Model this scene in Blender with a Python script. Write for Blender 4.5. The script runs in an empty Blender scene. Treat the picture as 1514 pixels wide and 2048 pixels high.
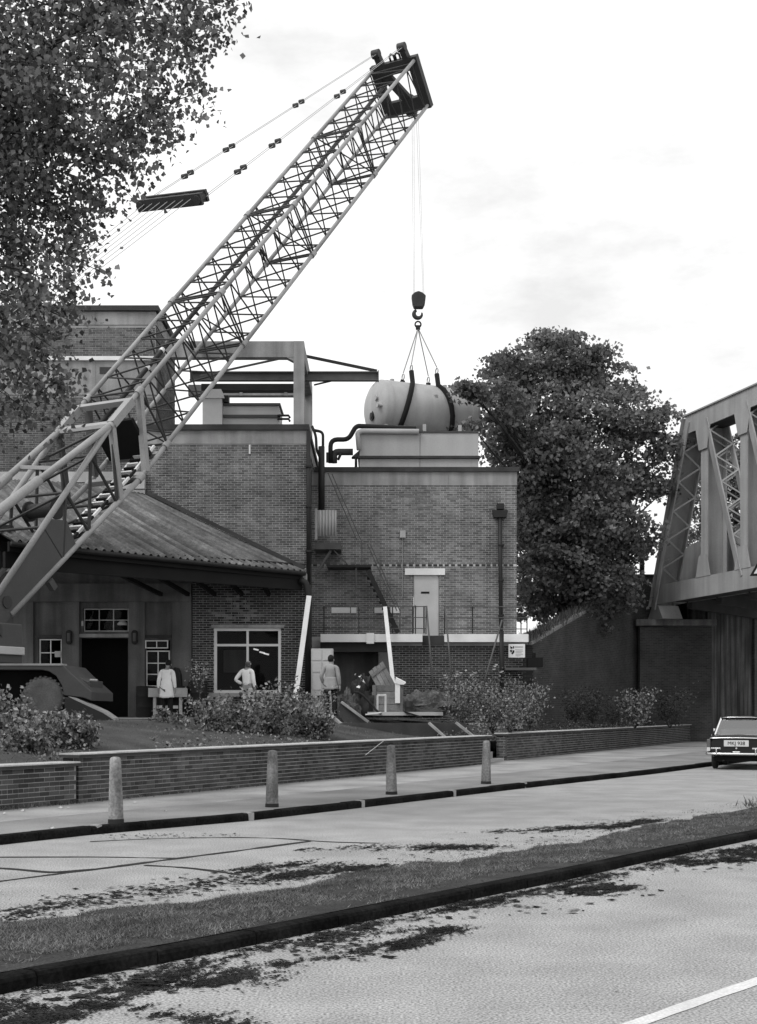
import bpy, bmesh, math, random
import numpy as np
from mathutils import Vector, Matrix, noise as mnoise

R = math.radians
random.seed(11)
rng = np.random.default_rng(7)
scene = bpy.context.scene
COL = scene.collection

# ------------------------------------------------------------------ camera
FPX, CX, CY, EYE = 2600.0, 757.0, 1420.0, 1.65      # focal length and horizon in photograph pixels, eye height in m
cam_data = bpy.data.cameras.new('camera')
cam_data.sensor_fit = 'HORIZONTAL'
cam_data.sensor_width = 36.0
cam_data.lens = FPX / 1514.0 * 36.0
cam_data.shift_y = (CY - 1024.0) / 1514.0           # rising front: verticals stay vertical
cam_data.clip_start = 0.1
cam_data.clip_end = 3000.0
cam = bpy.data.objects.new('camera', cam_data)
cam.location = (0, 0, EYE)
cam.rotation_euler = (R(90), 0, 0)
COL.objects.link(cam)
scene.camera = cam

# ------------------------------------------------------------------ sky and sun (overcast)
SUN_EL, SUN_AZ = 50.0, -128.0                         # azimuth from +Y, negative = left
world = bpy.data.worlds.new('World')
scene.world = world
world.use_nodes = True
wn, wl = world.node_tree.nodes, world.node_tree.links
wn.clear()
sky = wn.new('ShaderNodeTexSky')
sky.sky_type = 'NISHITA'
sky.sun_disc = False
sky.sun_elevation = R(SUN_EL)
sky.sun_rotation = R(SUN_AZ)
sky.dust_density = 4.0
bw = wn.new('ShaderNodeRGBToBW')                     # black-and-white film
wl.new(sky.outputs[0], bw.inputs[0])
tc = wn.new('ShaderNodeTexCoord')
mp = wn.new('ShaderNodeMapping')
mp.inputs['Scale'].default_value = (1.0, 1.0, 2.6)
wl.new(tc.outputs['Generated'], mp.inputs[0])
nz = wn.new('ShaderNodeTexNoise')
nz.inputs['Scale'].default_value = 3.1
nz.inputs['Detail'].default_value = 7.0
nz.inputs['Roughness'].default_value = 0.62
wl.new(mp.outputs[0], nz.inputs['Vector'])
mr = wn.new('ShaderNodeMapRange')                    # cloud layer luminance
mr.inputs['From Min'].default_value = 0.31
mr.inputs['From Max'].default_value = 0.50
mr.inputs['To Min'].default_value = 6.9
mr.inputs['To Max'].default_value = 9.4
wl.new(nz.outputs['Fac'], mr.inputs[0])
mix = wn.new('ShaderNodeMix')
mix.data_type = 'FLOAT'
mix.inputs[0].default_value = 0.9
wl.new(bw.outputs[0], mix.inputs[2])
wl.new(mr.outputs[0], mix.inputs[3])
bg = wn.new('ShaderNodeBackground')
bg.inputs['Strength'].default_value = 0.1
wl.new(mix.outputs[0], bg.inputs['Color'])
wo = wn.new('ShaderNodeOutputWorld')
wl.new(bg.outputs[0], wo.inputs[0])

sun_data = bpy.data.lights.new('sun', 'SUN')
sun_data.energy = 1.4
sun_data.angle = R(25)
sun_data.color = (1, 1, 1)
sun = bpy.data.objects.new('sun', sun_data)
sd = Vector((math.sin(R(SUN_AZ)) * math.cos(R(SUN_EL)), math.cos(R(SUN_AZ)) * math.cos(R(SUN_EL)), math.sin(R(SUN_EL))))
sun.rotation_euler = sd.to_track_quat('Z', 'Y').to_euler()
sun.location = (-20, 10, 60)
COL.objects.link(sun)

vs = scene.view_settings
vs.view_transform = 'Standard'
vs.look = 'None'
vs.exposure = 0.42
vs.gamma = 1.0
vs.use_curve_mapping = False
scene.cycles.max_bounces = 6
scene.cycles.diffuse_bounces = 3
scene.cycles.glossy_bounces = 3
scene.cycles.transmission_bounces = 4
scene.cycles.transparent_max_bounces = 8

# ------------------------------------------------------------------ helpers
V = Vector


def at(x, y, Y):
    """the point at depth Y (metres) that stands at photograph position x, y"""
    return V(((x - CX) * Y / FPX, Y, EYE - (y - CY) * Y / FPX))


def gr(x, y, z=0.0):
    """the point on level ground of height z seen at photograph position x, y"""
    Y = FPX * (EYE - z) / (y - CY)
    return V(((x - CX) * Y / FPX, Y, z))


class MB:
    """collects geometry for one mesh"""

    def __init__(self):
        self.v, self.f = [], []

    def add(self, vs_, fs_):
        n = len(self.v)
        self.v += [tuple(p) for p in vs_]
        self.f += [tuple(i + n for i in f) for f in fs_]
        return self

    def box(self, x0, x1, y0, y1, z0, z1):
        return self.add([(x0, y0, z0), (x1, y0, z0), (x1, y1, z0), (x0, y1, z0), (x0, y0, z1), (x1, y0, z1), (x1, y1, z1), (x0, y1, z1)],
                        [(0, 3, 2, 1), (4, 5, 6, 7), (0, 1, 5, 4), (1, 2, 6, 5), (2, 3, 7, 6), (3, 0, 4, 7)])

    def obox(self, c, ax, ay, az, hx, hy, hz):
        """oriented box: centre, three unit axes, half sizes"""
        c, ax, ay, az = V(c), V(ax) * hx, V(ay) * hy, V(az) * hz
        p = [c + sx * ax + sy * ay + sz * az for sz in (-1, 1) for sx, sy in ((-1, -1), (1, -1), (1, 1), (-1, 1))]
        return self.add(p, [(0, 3, 2, 1), (4, 5, 6, 7), (0, 1, 5, 4), (1, 2, 6, 5), (2, 3, 7, 6), (3, 0, 4, 7)])

    def bar(self, p, q, w, h, up=(0, 0, 1)):
        """square bar from p to q, w across, h along 'up'"""
        p, q = V(p), V(q)
        d = (q - p)
        L = d.length
        d.normalize()
        s = d.cross(V(up))
        if s.length < 1e-4:
            s = d.cross(V((1, 0, 0)))
        s.normalize()
        u = s.cross(d).normalized()
        return self.obox((p + q) / 2, d, s, u, L / 2, w / 2, h / 2)

    def tube(self, pts, r, n=8, closed=False, caps=True):
        pts = [V(p) for p in pts]
        rs = r if isinstance(r, (list, tuple)) else [r] * len(pts)
        base = len(self.v)
        prev = None
        m = len(pts)
        for i, p in enumerate(pts):
            a = pts[(i - 1) % m] if closed else pts[max(i - 1, 0)]
            b = pts[(i + 1) % m] if closed else pts[min(i + 1, m - 1)]
            d = (b - a).normalized()
            if prev is None:
                s = d.cross(V((0, 0, 1)))
                if s.length < 1e-3:
                    s = d.cross(V((1, 0, 0)))
            else:
                s = prev - d * prev.dot(d)
            s.normalize()
            prev = s
            u = d.cross(s)
            for k in range(n):
                t = 2 * math.pi * k / n
                self.v.append(tuple(p + (s * math.cos(t) + u * math.sin(t)) * rs[i]))
        for i in range(m if closed else m - 1):
            j = (i + 1) % m
            for k in range(n):
                k2 = (k + 1) % n
                self.f.append((base + i * n + k, base + i * n + k2, base + j * n + k2, base + j * n + k))
        if caps and not closed:
            self.f.append(tuple(base + k for k in reversed(range(n))))
            self.f.append(tuple(base + (m - 1) * n + k for k in range(n)))
        return self

    def lathe(self, prof, n=20, c=(0, 0, 0), axis=(0, 0, 1), ex=(1, 0, 0)):
        """profile of (radius, height) pairs turned round an axis"""
        c, a, e = V(c), V(axis).normalized(), V(ex)
        e = (e - a * e.dot(a)).normalized()
        g = a.cross(e)
        base = len(self.v)
        for r, h in prof:
            for k in range(n):
                t = 2 * math.pi * k / n
                self.v.append(tuple(c + a * h + (e * math.cos(t) + g * math.sin(t)) * r))
        for i in range(len(prof) - 1):
            for k in range(n):
                k2 = (k + 1) % n
                self.f.append((base + i * n + k, base + i * n + k2, base + (i + 1) * n + k2, base + (i + 1) * n + k))
        self.f.append(tuple(base + k for k in reversed(range(n))))
        self.f.append(tuple(base + (len(prof) - 1) * n + k for k in range(n)))
        return self

    def prism(self, poly, d):
        """closed polygon (3-D points) extruded by the vector d"""
        n = len(poly)
        d = V(d)
        b = [V(p) for p in poly]
        t = [p + d for p in b]
        return self.add(b + t, [tuple(range(n)), tuple(range(2 * n - 1, n - 1, -1))] +
                        [(i, (i + 1) % n + 0, (i + 1) % n + n, i + n)[::-1] for i in range(n)])

    def grid(self, rows):
        n, m = len(rows), len(rows[0])
        return self.add([p for r in rows for p in r],
                        [(i * m + j, i * m + j + 1, (i + 1) * m + j + 1, (i + 1) * m + j) for i in range(n - 1) for j in range(m - 1)])

    def mesh(self, name, off=(0, 0, 0), fix=True):
        me = bpy.data.meshes.new(name)
        ox, oy, oz = off
        me.from_pydata([(x - ox, y - oy, z - oz) for x, y, z in self.v], [], self.f)
        me.update()
        if fix:
            bm = bmesh.new()
            bm.from_mesh(me)
            bmesh.ops.recalc_face_normals(bm, faces=bm.faces)
            bm.to_mesh(me)
            bm.free()
        return me

    def build(self, name, mat, parent=None, smooth=None, bevel=0.0, origin=None, fix=True, **tags):
        """link as ONE mesh object; geometry is given in world coordinates, parents only carry a location"""
        off = V((0, 0, 0))
        if parent is not None:
            p = parent
            while p is not None:
                off = off + p.location
                p = p.parent
        elif origin is not None:
            off = V(origin)
        me = self.mesh(name, off, fix)
        o = bpy.data.objects.new(name, me)
        if parent is None and origin is not None:
            o.location = origin
        return finish(o, me, mat, parent, smooth, bevel, **tags)


def finish(o, me, mat, parent=None, smooth=None, bevel=0.0, **tags):
    COL.objects.link(o)
    if mat is not None:
        me.materials.append(mat)
    o.parent = parent
    if smooth:
        me.polygons.foreach_set('use_smooth', [True] * len(me.polygons))
        if smooth is not True:
            me.set_sharp_from_angle(angle=R(smooth))
    if bevel:
        b = o.modifiers.new('bevel', 'BEVEL')
        b.width = bevel
        b.segments = 2
        b.limit_method = 'ANGLE'
    tag(o, **tags)
    return o


def tag(o, label=None, cat=None, group=None, kind=None):
    if label:
        o['label'] = label
    if cat:
        o['category'] = cat
    if group:
        o['group'] = group
    if kind:
        o['kind'] = kind
    return o


def thing(name, loc, label, cat, group=None):
    o = bpy.data.objects.new(name, None)
    o.empty_display_size = 0.2
    o.location = loc
    COL.objects.link(o)
    return tag(o, label, cat, group)


def part_root(name, parent):
    o = bpy.data.objects.new(name, None)
    o.empty_display_size = 0.2
    COL.objects.link(o)
    o.parent = parent
    return o


def copy_tree(o, parent=None):
    c = o.copy()
    COL.objects.link(c)
    c.parent = parent
    for ch in list(o.children):
        copy_tree(ch, c)
    return c


def raw_mesh(name, verts, faces_flat, per):
    """fast mesh from numpy arrays of equal-sized faces"""
    me = bpy.data.meshes.new(name)
    nf = len(faces_flat) // per
    me.vertices.add(len(verts))
    me.vertices.foreach_set('co', np.asarray(verts, dtype=np.float32).ravel())
    me.loops.add(nf * per)
    me.loops.foreach_set('vertex_index', np.asarray(faces_flat, dtype=np.int32))
    me.polygons.add(nf)
    me.polygons.foreach_set('loop_start', np.arange(0, nf * per, per, dtype=np.int32))
    me.update(calc_edges=True)
    me.validate()
    return me


# ------------------------------------------------------------------ materials (all grey: black-and-white film)
MATS = {}


def mat(name, v, rough=0.85, var=0.18, scale=1.5, fine=0.12, fscale=45.0, bump=0.0, bscale=60.0, metal=0.0, spec=0.3,
        streak=0.0, island=0.0, objr=0.0, trans=0.0, emit=0.0, backf=1.0, coat=0.0):
    m = bpy.data.materials.new(name)
    m.use_nodes = True
    nt = m.node_tree
    N, L = nt.nodes, nt.links
    b = N['Principled BSDF']
    b.inputs['Roughness'].default_value = rough
    b.inputs['Metallic'].default_value = metal
    b.inputs['Specular IOR Level'].default_value = spec
    b.inputs['Coat Weight'].default_value = coat
    geo = N.new('ShaderNodeNewGeometry')

    def val(x):
        n = N.new('ShaderNodeValue')
        n.outputs[0].default_value = x
        return n.outputs[0]

    def mul(a, c):
        n = N.new('ShaderNodeMath')
        n.operation = 'MULTIPLY'
        L.new(a, n.inputs[0])
        L.new(c, n.inputs[1])
        return n.outputs[0]

    def ranged(src, lo, hi, a=0.3, c=0.7):
        n = N.new('ShaderNodeMapRange')
        n.inputs['From Min'].default_value = a
        n.inputs['From Max'].default_value = c
        n.inputs['To Min'].default_value = lo
        n.inputs['To Max'].default_value = hi
        L.new(src, n.inputs[0])
        return n.outputs[0]

    def noi(sc, det=4.0, stretch=None):
        n = N.new('ShaderNodeTexNoise')
        n.inputs['Scale'].default_value = sc
        n.inputs['Detail'].default_value = det
        src = geo.outputs['Position']
        if stretch:
            mm = N.new('ShaderNodeMapping')
            mm.inputs['Scale'].default_value = stretch
            L.new(src, mm.inputs[0])
            src = mm.outputs[0]
        L.new(src, n.inputs['Vector'])
        return n.outputs['Fac']

    out = val(v)
    if var:
        out = mul(out, ranged(noi(scale, 5.0), 1 - var, 1 + var))
    if fine:
        out = mul(out, ranged(noi(fscale, 2.0), 1 - fine, 1 + fine))
    if streak:
        out = mul(out, ranged(noi(1.0, 5.0, (3.2, 3.2, 0.22)), 1 - streak, 1 + streak * 0.8, 0.35, 0.65))
    if island:
        out = mul(out, ranged(geo.outputs['Random Per Island'], 1 - island, 1 + island, 0.0, 1.0))
    if objr:
        oi = N.new('ShaderNodeObjectInfo')
        out = mul(out, ranged(oi.outputs['Random'], 1 - objr, 1 + objr, 0.0, 1.0))
    L.new(out, b.inputs['Base Color'])
    if bump:
        bn = N.new('ShaderNodeBump')
        bn.inputs['Strength'].default_value = bump
        bn.inputs['Distance'].default_value = 0.02
        L.new(noi(bscale, 4.0), bn.inputs['Height'])
        L.new(bn.outputs[0], b.inputs['Normal'])
    if emit:
        b.inputs['Emission Color'].default_value = (1, 1, 1, 1)
        b.inputs['Emission Strength'].default_value = emit
    if trans:
        tr = N.new('ShaderNodeBsdfTranslucent')
        L.new(out, tr.inputs['Color'])
        mx = N.new('ShaderNodeMixShader')
        mx.inputs[0].default_value = trans
        L.new(b.outputs[0], mx.inputs[1])
        L.new(tr.outputs[0], mx.inputs[2])
        L.new(mx.outputs[0], N['Material Output'].inputs[0])
    MATS[name] = m
    return m


def glass_mat(name, tint=0.9, ior=1.2):
    m = bpy.data.materials.new(name)
    m.use_nodes = True
    N, L = m.node_tree.nodes, m.node_tree.links
    N.clear()
    t = N.new('ShaderNodeBsdfTransparent')
    t.inputs[0].default_value = (tint, tint, tint, 1)
    g = N.new('ShaderNodeBsdfGlossy')
    g.inputs['Roughness'].default_value = 0.03
    f = N.new('ShaderNodeFresnel')
    f.inputs[0].default_value = ior
    mx = N.new('ShaderNodeMixShader')
    o = N.new('ShaderNodeOutputMaterial')
    L.new(f.outputs[0], mx.inputs[0])
    L.new(t.outputs[0], mx.inputs[1])
    L.new(g.outputs[0], mx.inputs[2])
    L.new(mx.outputs[0], o.inputs[0])
    MATS[name] = m
    return m


def brick_tex_mat(name, v):
    """brickwork too far off or too steeply seen to tell the bricks apart"""
    m = mat(name, v, 0.9, 0.25, 0.9, 0.1, 40)
    N, L = m.node_tree.nodes, m.node_tree.links
    b = N['Principled BSDF']
    src = b.inputs['Base Color'].links[0].from_socket
    geo = N.new('ShaderNodeNewGeometry')
    sp = N.new('ShaderNodeSeparateXYZ')
    L.new(geo.outputs['Position'], sp.inputs[0])
    ad = N.new('ShaderNodeMath')
    L.new(sp.outputs[0], ad.inputs[0])
    L.new(sp.outputs[1], ad.inputs[1])
    cb = N.new('ShaderNodeCombineXYZ')
    L.new(ad.outputs[0], cb.inputs[0])
    L.new(sp.outputs[2], cb.inputs[1])
    bt = N.new('ShaderNodeTexBrick')
    bt.inputs['Scale'].default_value = 1.0
    bt.inputs['Brick Width'].default_value = 0.225
    bt.inputs['Row Height'].default_value = 0.075
    bt.inputs['Mortar Size'].default_value = 0.006
    bt.inputs['Color1'].default_value = (0.75, 0.75, 0.75, 1)
    bt.inputs['Color2'].default_value = (1.2, 1.2, 1.2, 1)
    bt.inputs['Mortar'].default_value = (1.9, 1.9, 1.9, 1)
    L.new(cb.outputs[0], bt.inputs['Vector'])
    mu = N.new('ShaderNodeMixRGB')
    mu.blend_type = 'MULTIPLY'
    mu.inputs[0].default_value = 1.0
    L.new(src, mu.inputs[1])
    L.new(bt.outputs[0], mu.inputs[2])
    L.new(mu.outputs[0], b.inputs['Base Color'])
    return m


mat('road', 0.295, 1.0, 0.15, 1.3, 0.55, 60, spec=0.05)
mat('pave', 0.28, 0.9, 0.28, 0.9, 0.18, 50, bump=0.3, bscale=70)
mat('kerb', 0.012, 1.0, 0.5, 2.0, 0.4, 30, bump=0.3, spec=0.03)
mat('kerb_joint', 0.30, 0.9)
mat('tar', 0.012, 0.8, 0.3, 4.0, 0.3, 60)
mat('dirt', 0.026, 1.0, 0.5, 3.0, 0.5, 40, bump=0.6, bscale=40, spec=0.0)
mat('line_paint', 0.58, 0.7, 0.1, 2.0, 0.16, 60)
mat('soil', 0.03, 0.95, 0.5, 3.5, 0.6, 45, bump=1.0, bscale=35)
mat('lawn', 0.055, 0.95, 0.35, 1.2, 0.4, 40, bump=0.8, bscale=50)
mat('grass', 0.14, 0.8, 0.4, 1.5, 0.0, island=0.7, trans=0.25)
mat('ground', 0.12, 0.95, 0.3, 0.3, 0.2, 10)
mat('forecourt', 0.20, 0.9, 0.3, 0.6, 0.2, 30, bump=0.3)
mat('brick', 0.115, 0.9, 0.38, 0.6, 0.12, 60, streak=0.22, island=0.36, objr=0.30, bump=0.4, bscale=80)
mat('brick_wall', 0.066, 0.9, 0.35, 0.8, 0.2, 60, island=0.5, objr=0.5, bump=0.5, bscale=80)
mat('mortar', 0.46, 0.95, 0.25, 1.2, 0.2, 60)
mat('mortar_dark', 0.32, 0.95, 0.3, 1.2, 0.2, 60)
mat('concrete', 0.26, 0.9, 0.2, 1.2, 0.1, 40, streak=0.22)
mat('render_grey', 0.11, 0.9, 0.25, 1.0, 0.1, 30, streak=0.3)
mat('concrete_pale', 0.40, 0.9, 0.15, 1.5, 0.1, 40, streak=0.12)
mat('coping_top', 0.42, 0.85, 0.2, 2.0, 0.15, 40)
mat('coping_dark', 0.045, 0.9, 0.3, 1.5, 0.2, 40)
mat('white_paint', 0.72, 0.6, 0.08, 2.0, 0.05, 40)
mat('cream_paint', 0.42, 0.6, 0.08, 2.0, 0.05, 40)
mat('door_paint', 0.48, 0.6, 0.07, 2.0, 0.05, 40)
mat('roof_sheet', 0.12, 0.85, 0.40, 1.1, 0.25, 9, objr=0.38)
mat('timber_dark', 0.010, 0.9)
mat('black', 0.006, 0.9, 0, 1, 0)
mat('iron_black', 0.016, 0.6, 0.2, 3, 0.1)
mat('rail_grey', 0.085, 0.6, 0.2, 3, 0.1)
mat('crane_grey', 0.27, 0.55, 0.12, 1.0, 0.08, 20, spec=0.4)
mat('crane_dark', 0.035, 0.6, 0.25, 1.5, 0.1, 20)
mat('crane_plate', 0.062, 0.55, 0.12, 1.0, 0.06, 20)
mat('crane_body', 0.045, 0.5, 0.15, 1.5, 0.08, 20, spec=0.4)
mat('rope', 0.35, 0.7, 0, 1, 0)
mat('pier_stone', 0.14, 0.9, 0.3, 1.5, 0.2, 20, streak=0.3)
mat('tyre_grey', 0.085, 0.85, 0.2, 3, 0.2, 30)
mat('rubber', 0.020, 0.85, 0.2, 3, 0.2, 30)
mat('tank', 0.36, 0.6, 0.10, 0.7, 0.05, 20, streak=0.08)
mat('tank_pale', 0.62, 0.6, 0.1, 1.0)
mat('cooler', 0.36, 0.7, 0.07, 0.8, 0.05, 20, streak=0.05)
mat('sling', 0.010, 0.9, 0, 1, 0)
mat('bridge', 0.30, 0.7, 0.12, 0.8, 0.06, 20, streak=0.12)
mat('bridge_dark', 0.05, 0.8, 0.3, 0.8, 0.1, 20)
mat('abutment', 0.070, 0.9, 0.5, 0.7, 0.25, 20, streak=0.75)
mat('bollard', 0.20, 0.85, 0.45, 3.0, 0.3, 30, streak=0.4, objr=.15, bump=.4, bscale=40)
mat('bollard_base', 0.02, 0.9)
mat('bark', 0.035, 0.95, 0.3, 4, 0.3, 30, bump=0.8, bscale=15)
mat('leaf_poplar', 0.135, 0.6, 0.35, 0.9, 0.0, island=0.75, trans=0.40, spec=0.35)
mat('leaf_tree', 0.17, 0.65, 0.40, 0.35, 0.0, island=0.60, trans=0.42, spec=0.3)
mat('leaf_rose', 0.165, 0.38, 0.35, 1.5, 0.0, island=0.9, trans=0.25, spec=0.4)
mat('leaf_dark', 0.045, 0.7, 0.35, 1.0, 0.0, island=0.6, trans=0.2)
mat('petal', 0.75, 0.7, 0.1, 2.0, 0.0, trans=0.3)
mat('skin', 0.30, 0.6, 0.08, 9, 0)
mat('hair', 0.010, 0.8, 0, 1, 0)
mat('hair_grey', 0.10, 0.8, 0, 1, 0)
mat('cloth_white', 0.86, 0.85, 0.04, 6, 0.03, bump=0.3, bscale=9)
mat('cloth_grey', 0.27, 0.9, 0.06, 6, 0.03, bump=0.3, bscale=9)
mat('cloth_dark', 0.012, 0.9, 0.1, 6, 0)
mat('cloth_pale', 0.55, 0.9, 0.06, 6, 0.03, bump=0.3, bscale=9)
mat('timber', 0.16, 0.85, 0.3, 3, 0.2, 40, objr=0.3)
mat('timber_pale', 0.50, 0.8, 0.15, 3, 0.1, 40, objr=0.15)
mat('car_paint', 0.006, 0.3, 0, 1, 0, spec=0.35, coat=0.15)
mat('chrome', 0.75, 0.18, 0.05, 3, 0, metal=1.0)
mat('lamp_red', 0.10, 0.3, 0, 1, 0)
mat('plate_white', 0.55, 0.5, 0, 1, 0)
mat('ink', 0.012, 0.8, 0, 1, 0)
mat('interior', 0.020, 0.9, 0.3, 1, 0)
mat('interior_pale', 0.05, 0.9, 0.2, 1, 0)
mat('lamp_lit', 0.8, 0.5, 0, 1, 0, emit=0.7)
glass_mat('glass', 0.55)
glass_mat('car_glass', 0.75, 2.9)
brick_tex_mat('brick_far', 0.085)
brick_tex_mat('brick_dark', 0.055)
M = MATS

# ================================================================== THE SETTING: ground, road, pavement, banks
MB().add([(-600, -60, -0.06), (600, -60, -0.06), (600, 1500, -0.06), (-600, 1500, -0.06)], [(0, 1, 2, 3)]).build('ground', M['ground'], kind='structure')


def resample(pts, step):
    pts = [V(p) for p in pts]
    out = [pts[0].copy()]
    carry = 0.0
    for a, b in zip(pts, pts[1:]):
        L = (b - a).length
        s = step - carry
        while s < L:
            out.append(a.lerp(b, s / L))
            s += step
        carry = L - (s - step)
    out.append(pts[-1].copy())
    return out


def offset_line(pts, d):
    """shift a ground polyline sideways (positive = away from the camera side)"""
    out = []
    for i, p in enumerate(pts):
        a, b = pts[max(i - 1, 0)], pts[min(i + 1, len(pts) - 1)]
        t = (V(b) - V(a))
        t.z = 0
        t.normalize()
        out.append(V(p) + V((-t.y, t.x, 0)) * d)
    return out


road = MB().add([(-60, -20, 0), (60, -20, 0), (110, 170, 0), (-60, 170, 0)], [(0, 1, 2, 3)]).build('road', M['road'], kind='structure')

# pavement kerb (far side) and verge kerb (near side), traced on the ground
kerb_px = [(-160, 1709), (0, 1690), (200, 1668), (497, 1642), (720, 1616), (903, 1594), (1045, 1577), (1300, 1549), (1420, 1533), (1560, 1515)]
kerb_line = [gr(x, y) for x, y in kerb_px]
kd = (kerb_line[-1] - kerb_line[-2]).normalized()
kerb_line.append(kerb_line[-1] + V((0.60, 0.80, 0)) * 60)
verge_px = [(-200, 2032), (0, 1988), (390, 1915), (700, 1850), (915, 1805), (1130, 1761), (1345, 1713), (1514, 1678), (1700, 1643), (2100, 1582)]
verge_line = [gr(x, y) for x, y in verge_px]


def kerb_run(name, line, h, w, joints_px, slab=0.915, mtop=None):
    root = thing(name, line[0], None, None)
    root['kind'] = 'structure'
    pts = resample(line, slab)
    for a, b in zip(pts, pts[1:]):
        d = (b - a)
        if d.length < 0.2 or a.y > 75:
            continue
        d.normalize()
        n = V((-d.y, d.x, 0))
        dz = random.uniform(-0.006, 0.004)
        g = 0.004
        m = MB()
        prof = [(0.0, -0.1), (0.0, h - 0.03 + dz), (0.012, h - 0.008 + dz), (0.035, h + dz), (w, h + dz), (w, -0.1)]
        pa = [a + d * g + n * (u + random.uniform(-.003, .003)) + V((0, 0, z)) for u, z in prof]
        m.prism(pa, (b - a) - 2 * g * d)
        m.build('kerb_stone', M['kerb'], root)
    for (x, y) in joints_px:
        p = gr(x, y)
        # nearest segment
        k = min(range(len(line) - 1), key=lambda i: (line[i].lerp(line[i + 1], .5) - p).length)
        d = (line[k + 1] - line[k]).normalized()
        n = V((-d.y, d.x, 0))
        t = (p - line[k]).dot(d)
        q = line[k] + d * t
        MB().obox(q + n * (w * .5 - .01) + V((0, 0, (h + .006) / 2 - .02)), d, n, (0, 0, 1), .045, w * .5, (h + .006) / 2 + .02).build('mortar_joint', M['kerb_joint'], root)
    return root


kerb_run('kerb', kerb_line, 0.115, 0.15, [(195, 1668), (497, 1641), (720, 1615), (903, 1593), (1045, 1576)])
kerb_run('verge_kerb', verge_line, 0.095, 0.13, [])

# garden wall foot line
W0, W1 = gr(-150, 1634, .13), gr(152, 1607, .13)
W2 = gr(979, 1528, .13)
W3, W4 = gr(1014, 1521, .20), gr(1392, 1482, .20)
wall_foot = [W0, W1, W2, W3, W4]
# pavement: a tarmac strip along the kerb and paler flags towards the garden wall
inner = offset_line(kerb_line, 0.15)
ks = [p for p in resample(inner, 1.0)]
wf = resample(wall_foot + [W4 + V((0.60, 0.80, 0)) * 45], 1.0)


def strip(a, b, n, za, zb, f0, f1, cols=5):
    rows = []
    for i in range(n):
        t = i / (n - 1)
        pa, pb = a[min(int(t * (len(a) - 1)), len(a) - 1)], b[min(int(t * (len(b) - 1)), len(b) - 1)]
        row = []
        for c in range(cols):
            u = f0 + (f1 - f0) * c / (cols - 1)
            p = pa.lerp(pb, u)
            p.z = za + (zb(pb) - za) * u
            row.append(p)
        rows.append(row)
    return rows


zw = lambda p: 0.135 if p.y < 36 else min(0.205, 0.135 + (p.y - 36) * .06)
mat('tarmac_pave', 0.21, 0.9, 0.25, 0.8, 0.25, 60, bump=0.4, bscale=90)
MB().grid(strip(ks, wf, 90, .113, zw, -0.004, 0.46)).build('pavement', M['tarmac_pave'], smooth=True, kind='structure')
MB().grid(strip(ks, wf, 90, .116, zw, 0.458, 1.02)).build('pavement_flags', M['pave'], smooth=True, kind='structure')

# verge: turf strip between the carriageways, higher at its kerb
back_px = [(-200, 1878), (0, 1848), (200, 1830), (485, 1795), (620, 1768), (760, 1742), (861, 1726), (969, 1713), (1049, 1703), (1184, 1678), (1345, 1643), (1514, 1615), (1700, 1585), (2100, 1540)]
back_line = [gr(x, y) for x, y in back_px]
va, vb = resample(offset_line(verge_line, .14), .25), resample(back_line, .25)
rows = []
NV = 420


def along(pts, t):
    f = t * (len(pts) - 1)
    i = min(int(f), len(pts) - 2)
    return pts[i].lerp(pts[i + 1], f - i)


for i in range(NV):
    t = i / (NV - 1)
    pa, pb = along(va, t), along(vb, t)
    pb = pb + V((mnoise.noise(pb * 1.7), mnoise.noise(pb * 1.7 + V((9, 0, 0))), 0)) * .35
    row = []
    for c in range(14):
        u = c / 13
        p = pa.lerp(pb, u)
        p.z = .088 * (1 - u) ** .8 + .006 + mnoise.noise(p * 3.0) * .012 * math.sin(math.pi * u)
        row.append(p)
    rows.append(row)
verge_rows = rows
MB().grid(rows).build('verge', M['soil'], smooth=True, kind='structure')


# ragged patches of dirt and dead leaves on the carriageway: small flakes kept where patch outline and noise agree
def vnoise(x, y, seed):
    g = np.random.default_rng(seed).random((257, 257))
    xi, yi = np.floor(x).astype(int), np.floor(y).astype(int)
    fx, fy = x - xi, y - yi
    fx, fy = fx * fx * (3 - 2 * fx), fy * fy * (3 - 2 * fy)
    a, b, c, d = g[xi % 256, yi % 256], g[(xi + 1) % 256, yi % 256], g[xi % 256, (yi + 1) % 256], g[(xi + 1) % 256, (yi + 1) % 256]
    return (a * (1 - fx) + b * fx) * (1 - fy) + (c * (1 - fx) + d * fx) * fy


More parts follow.
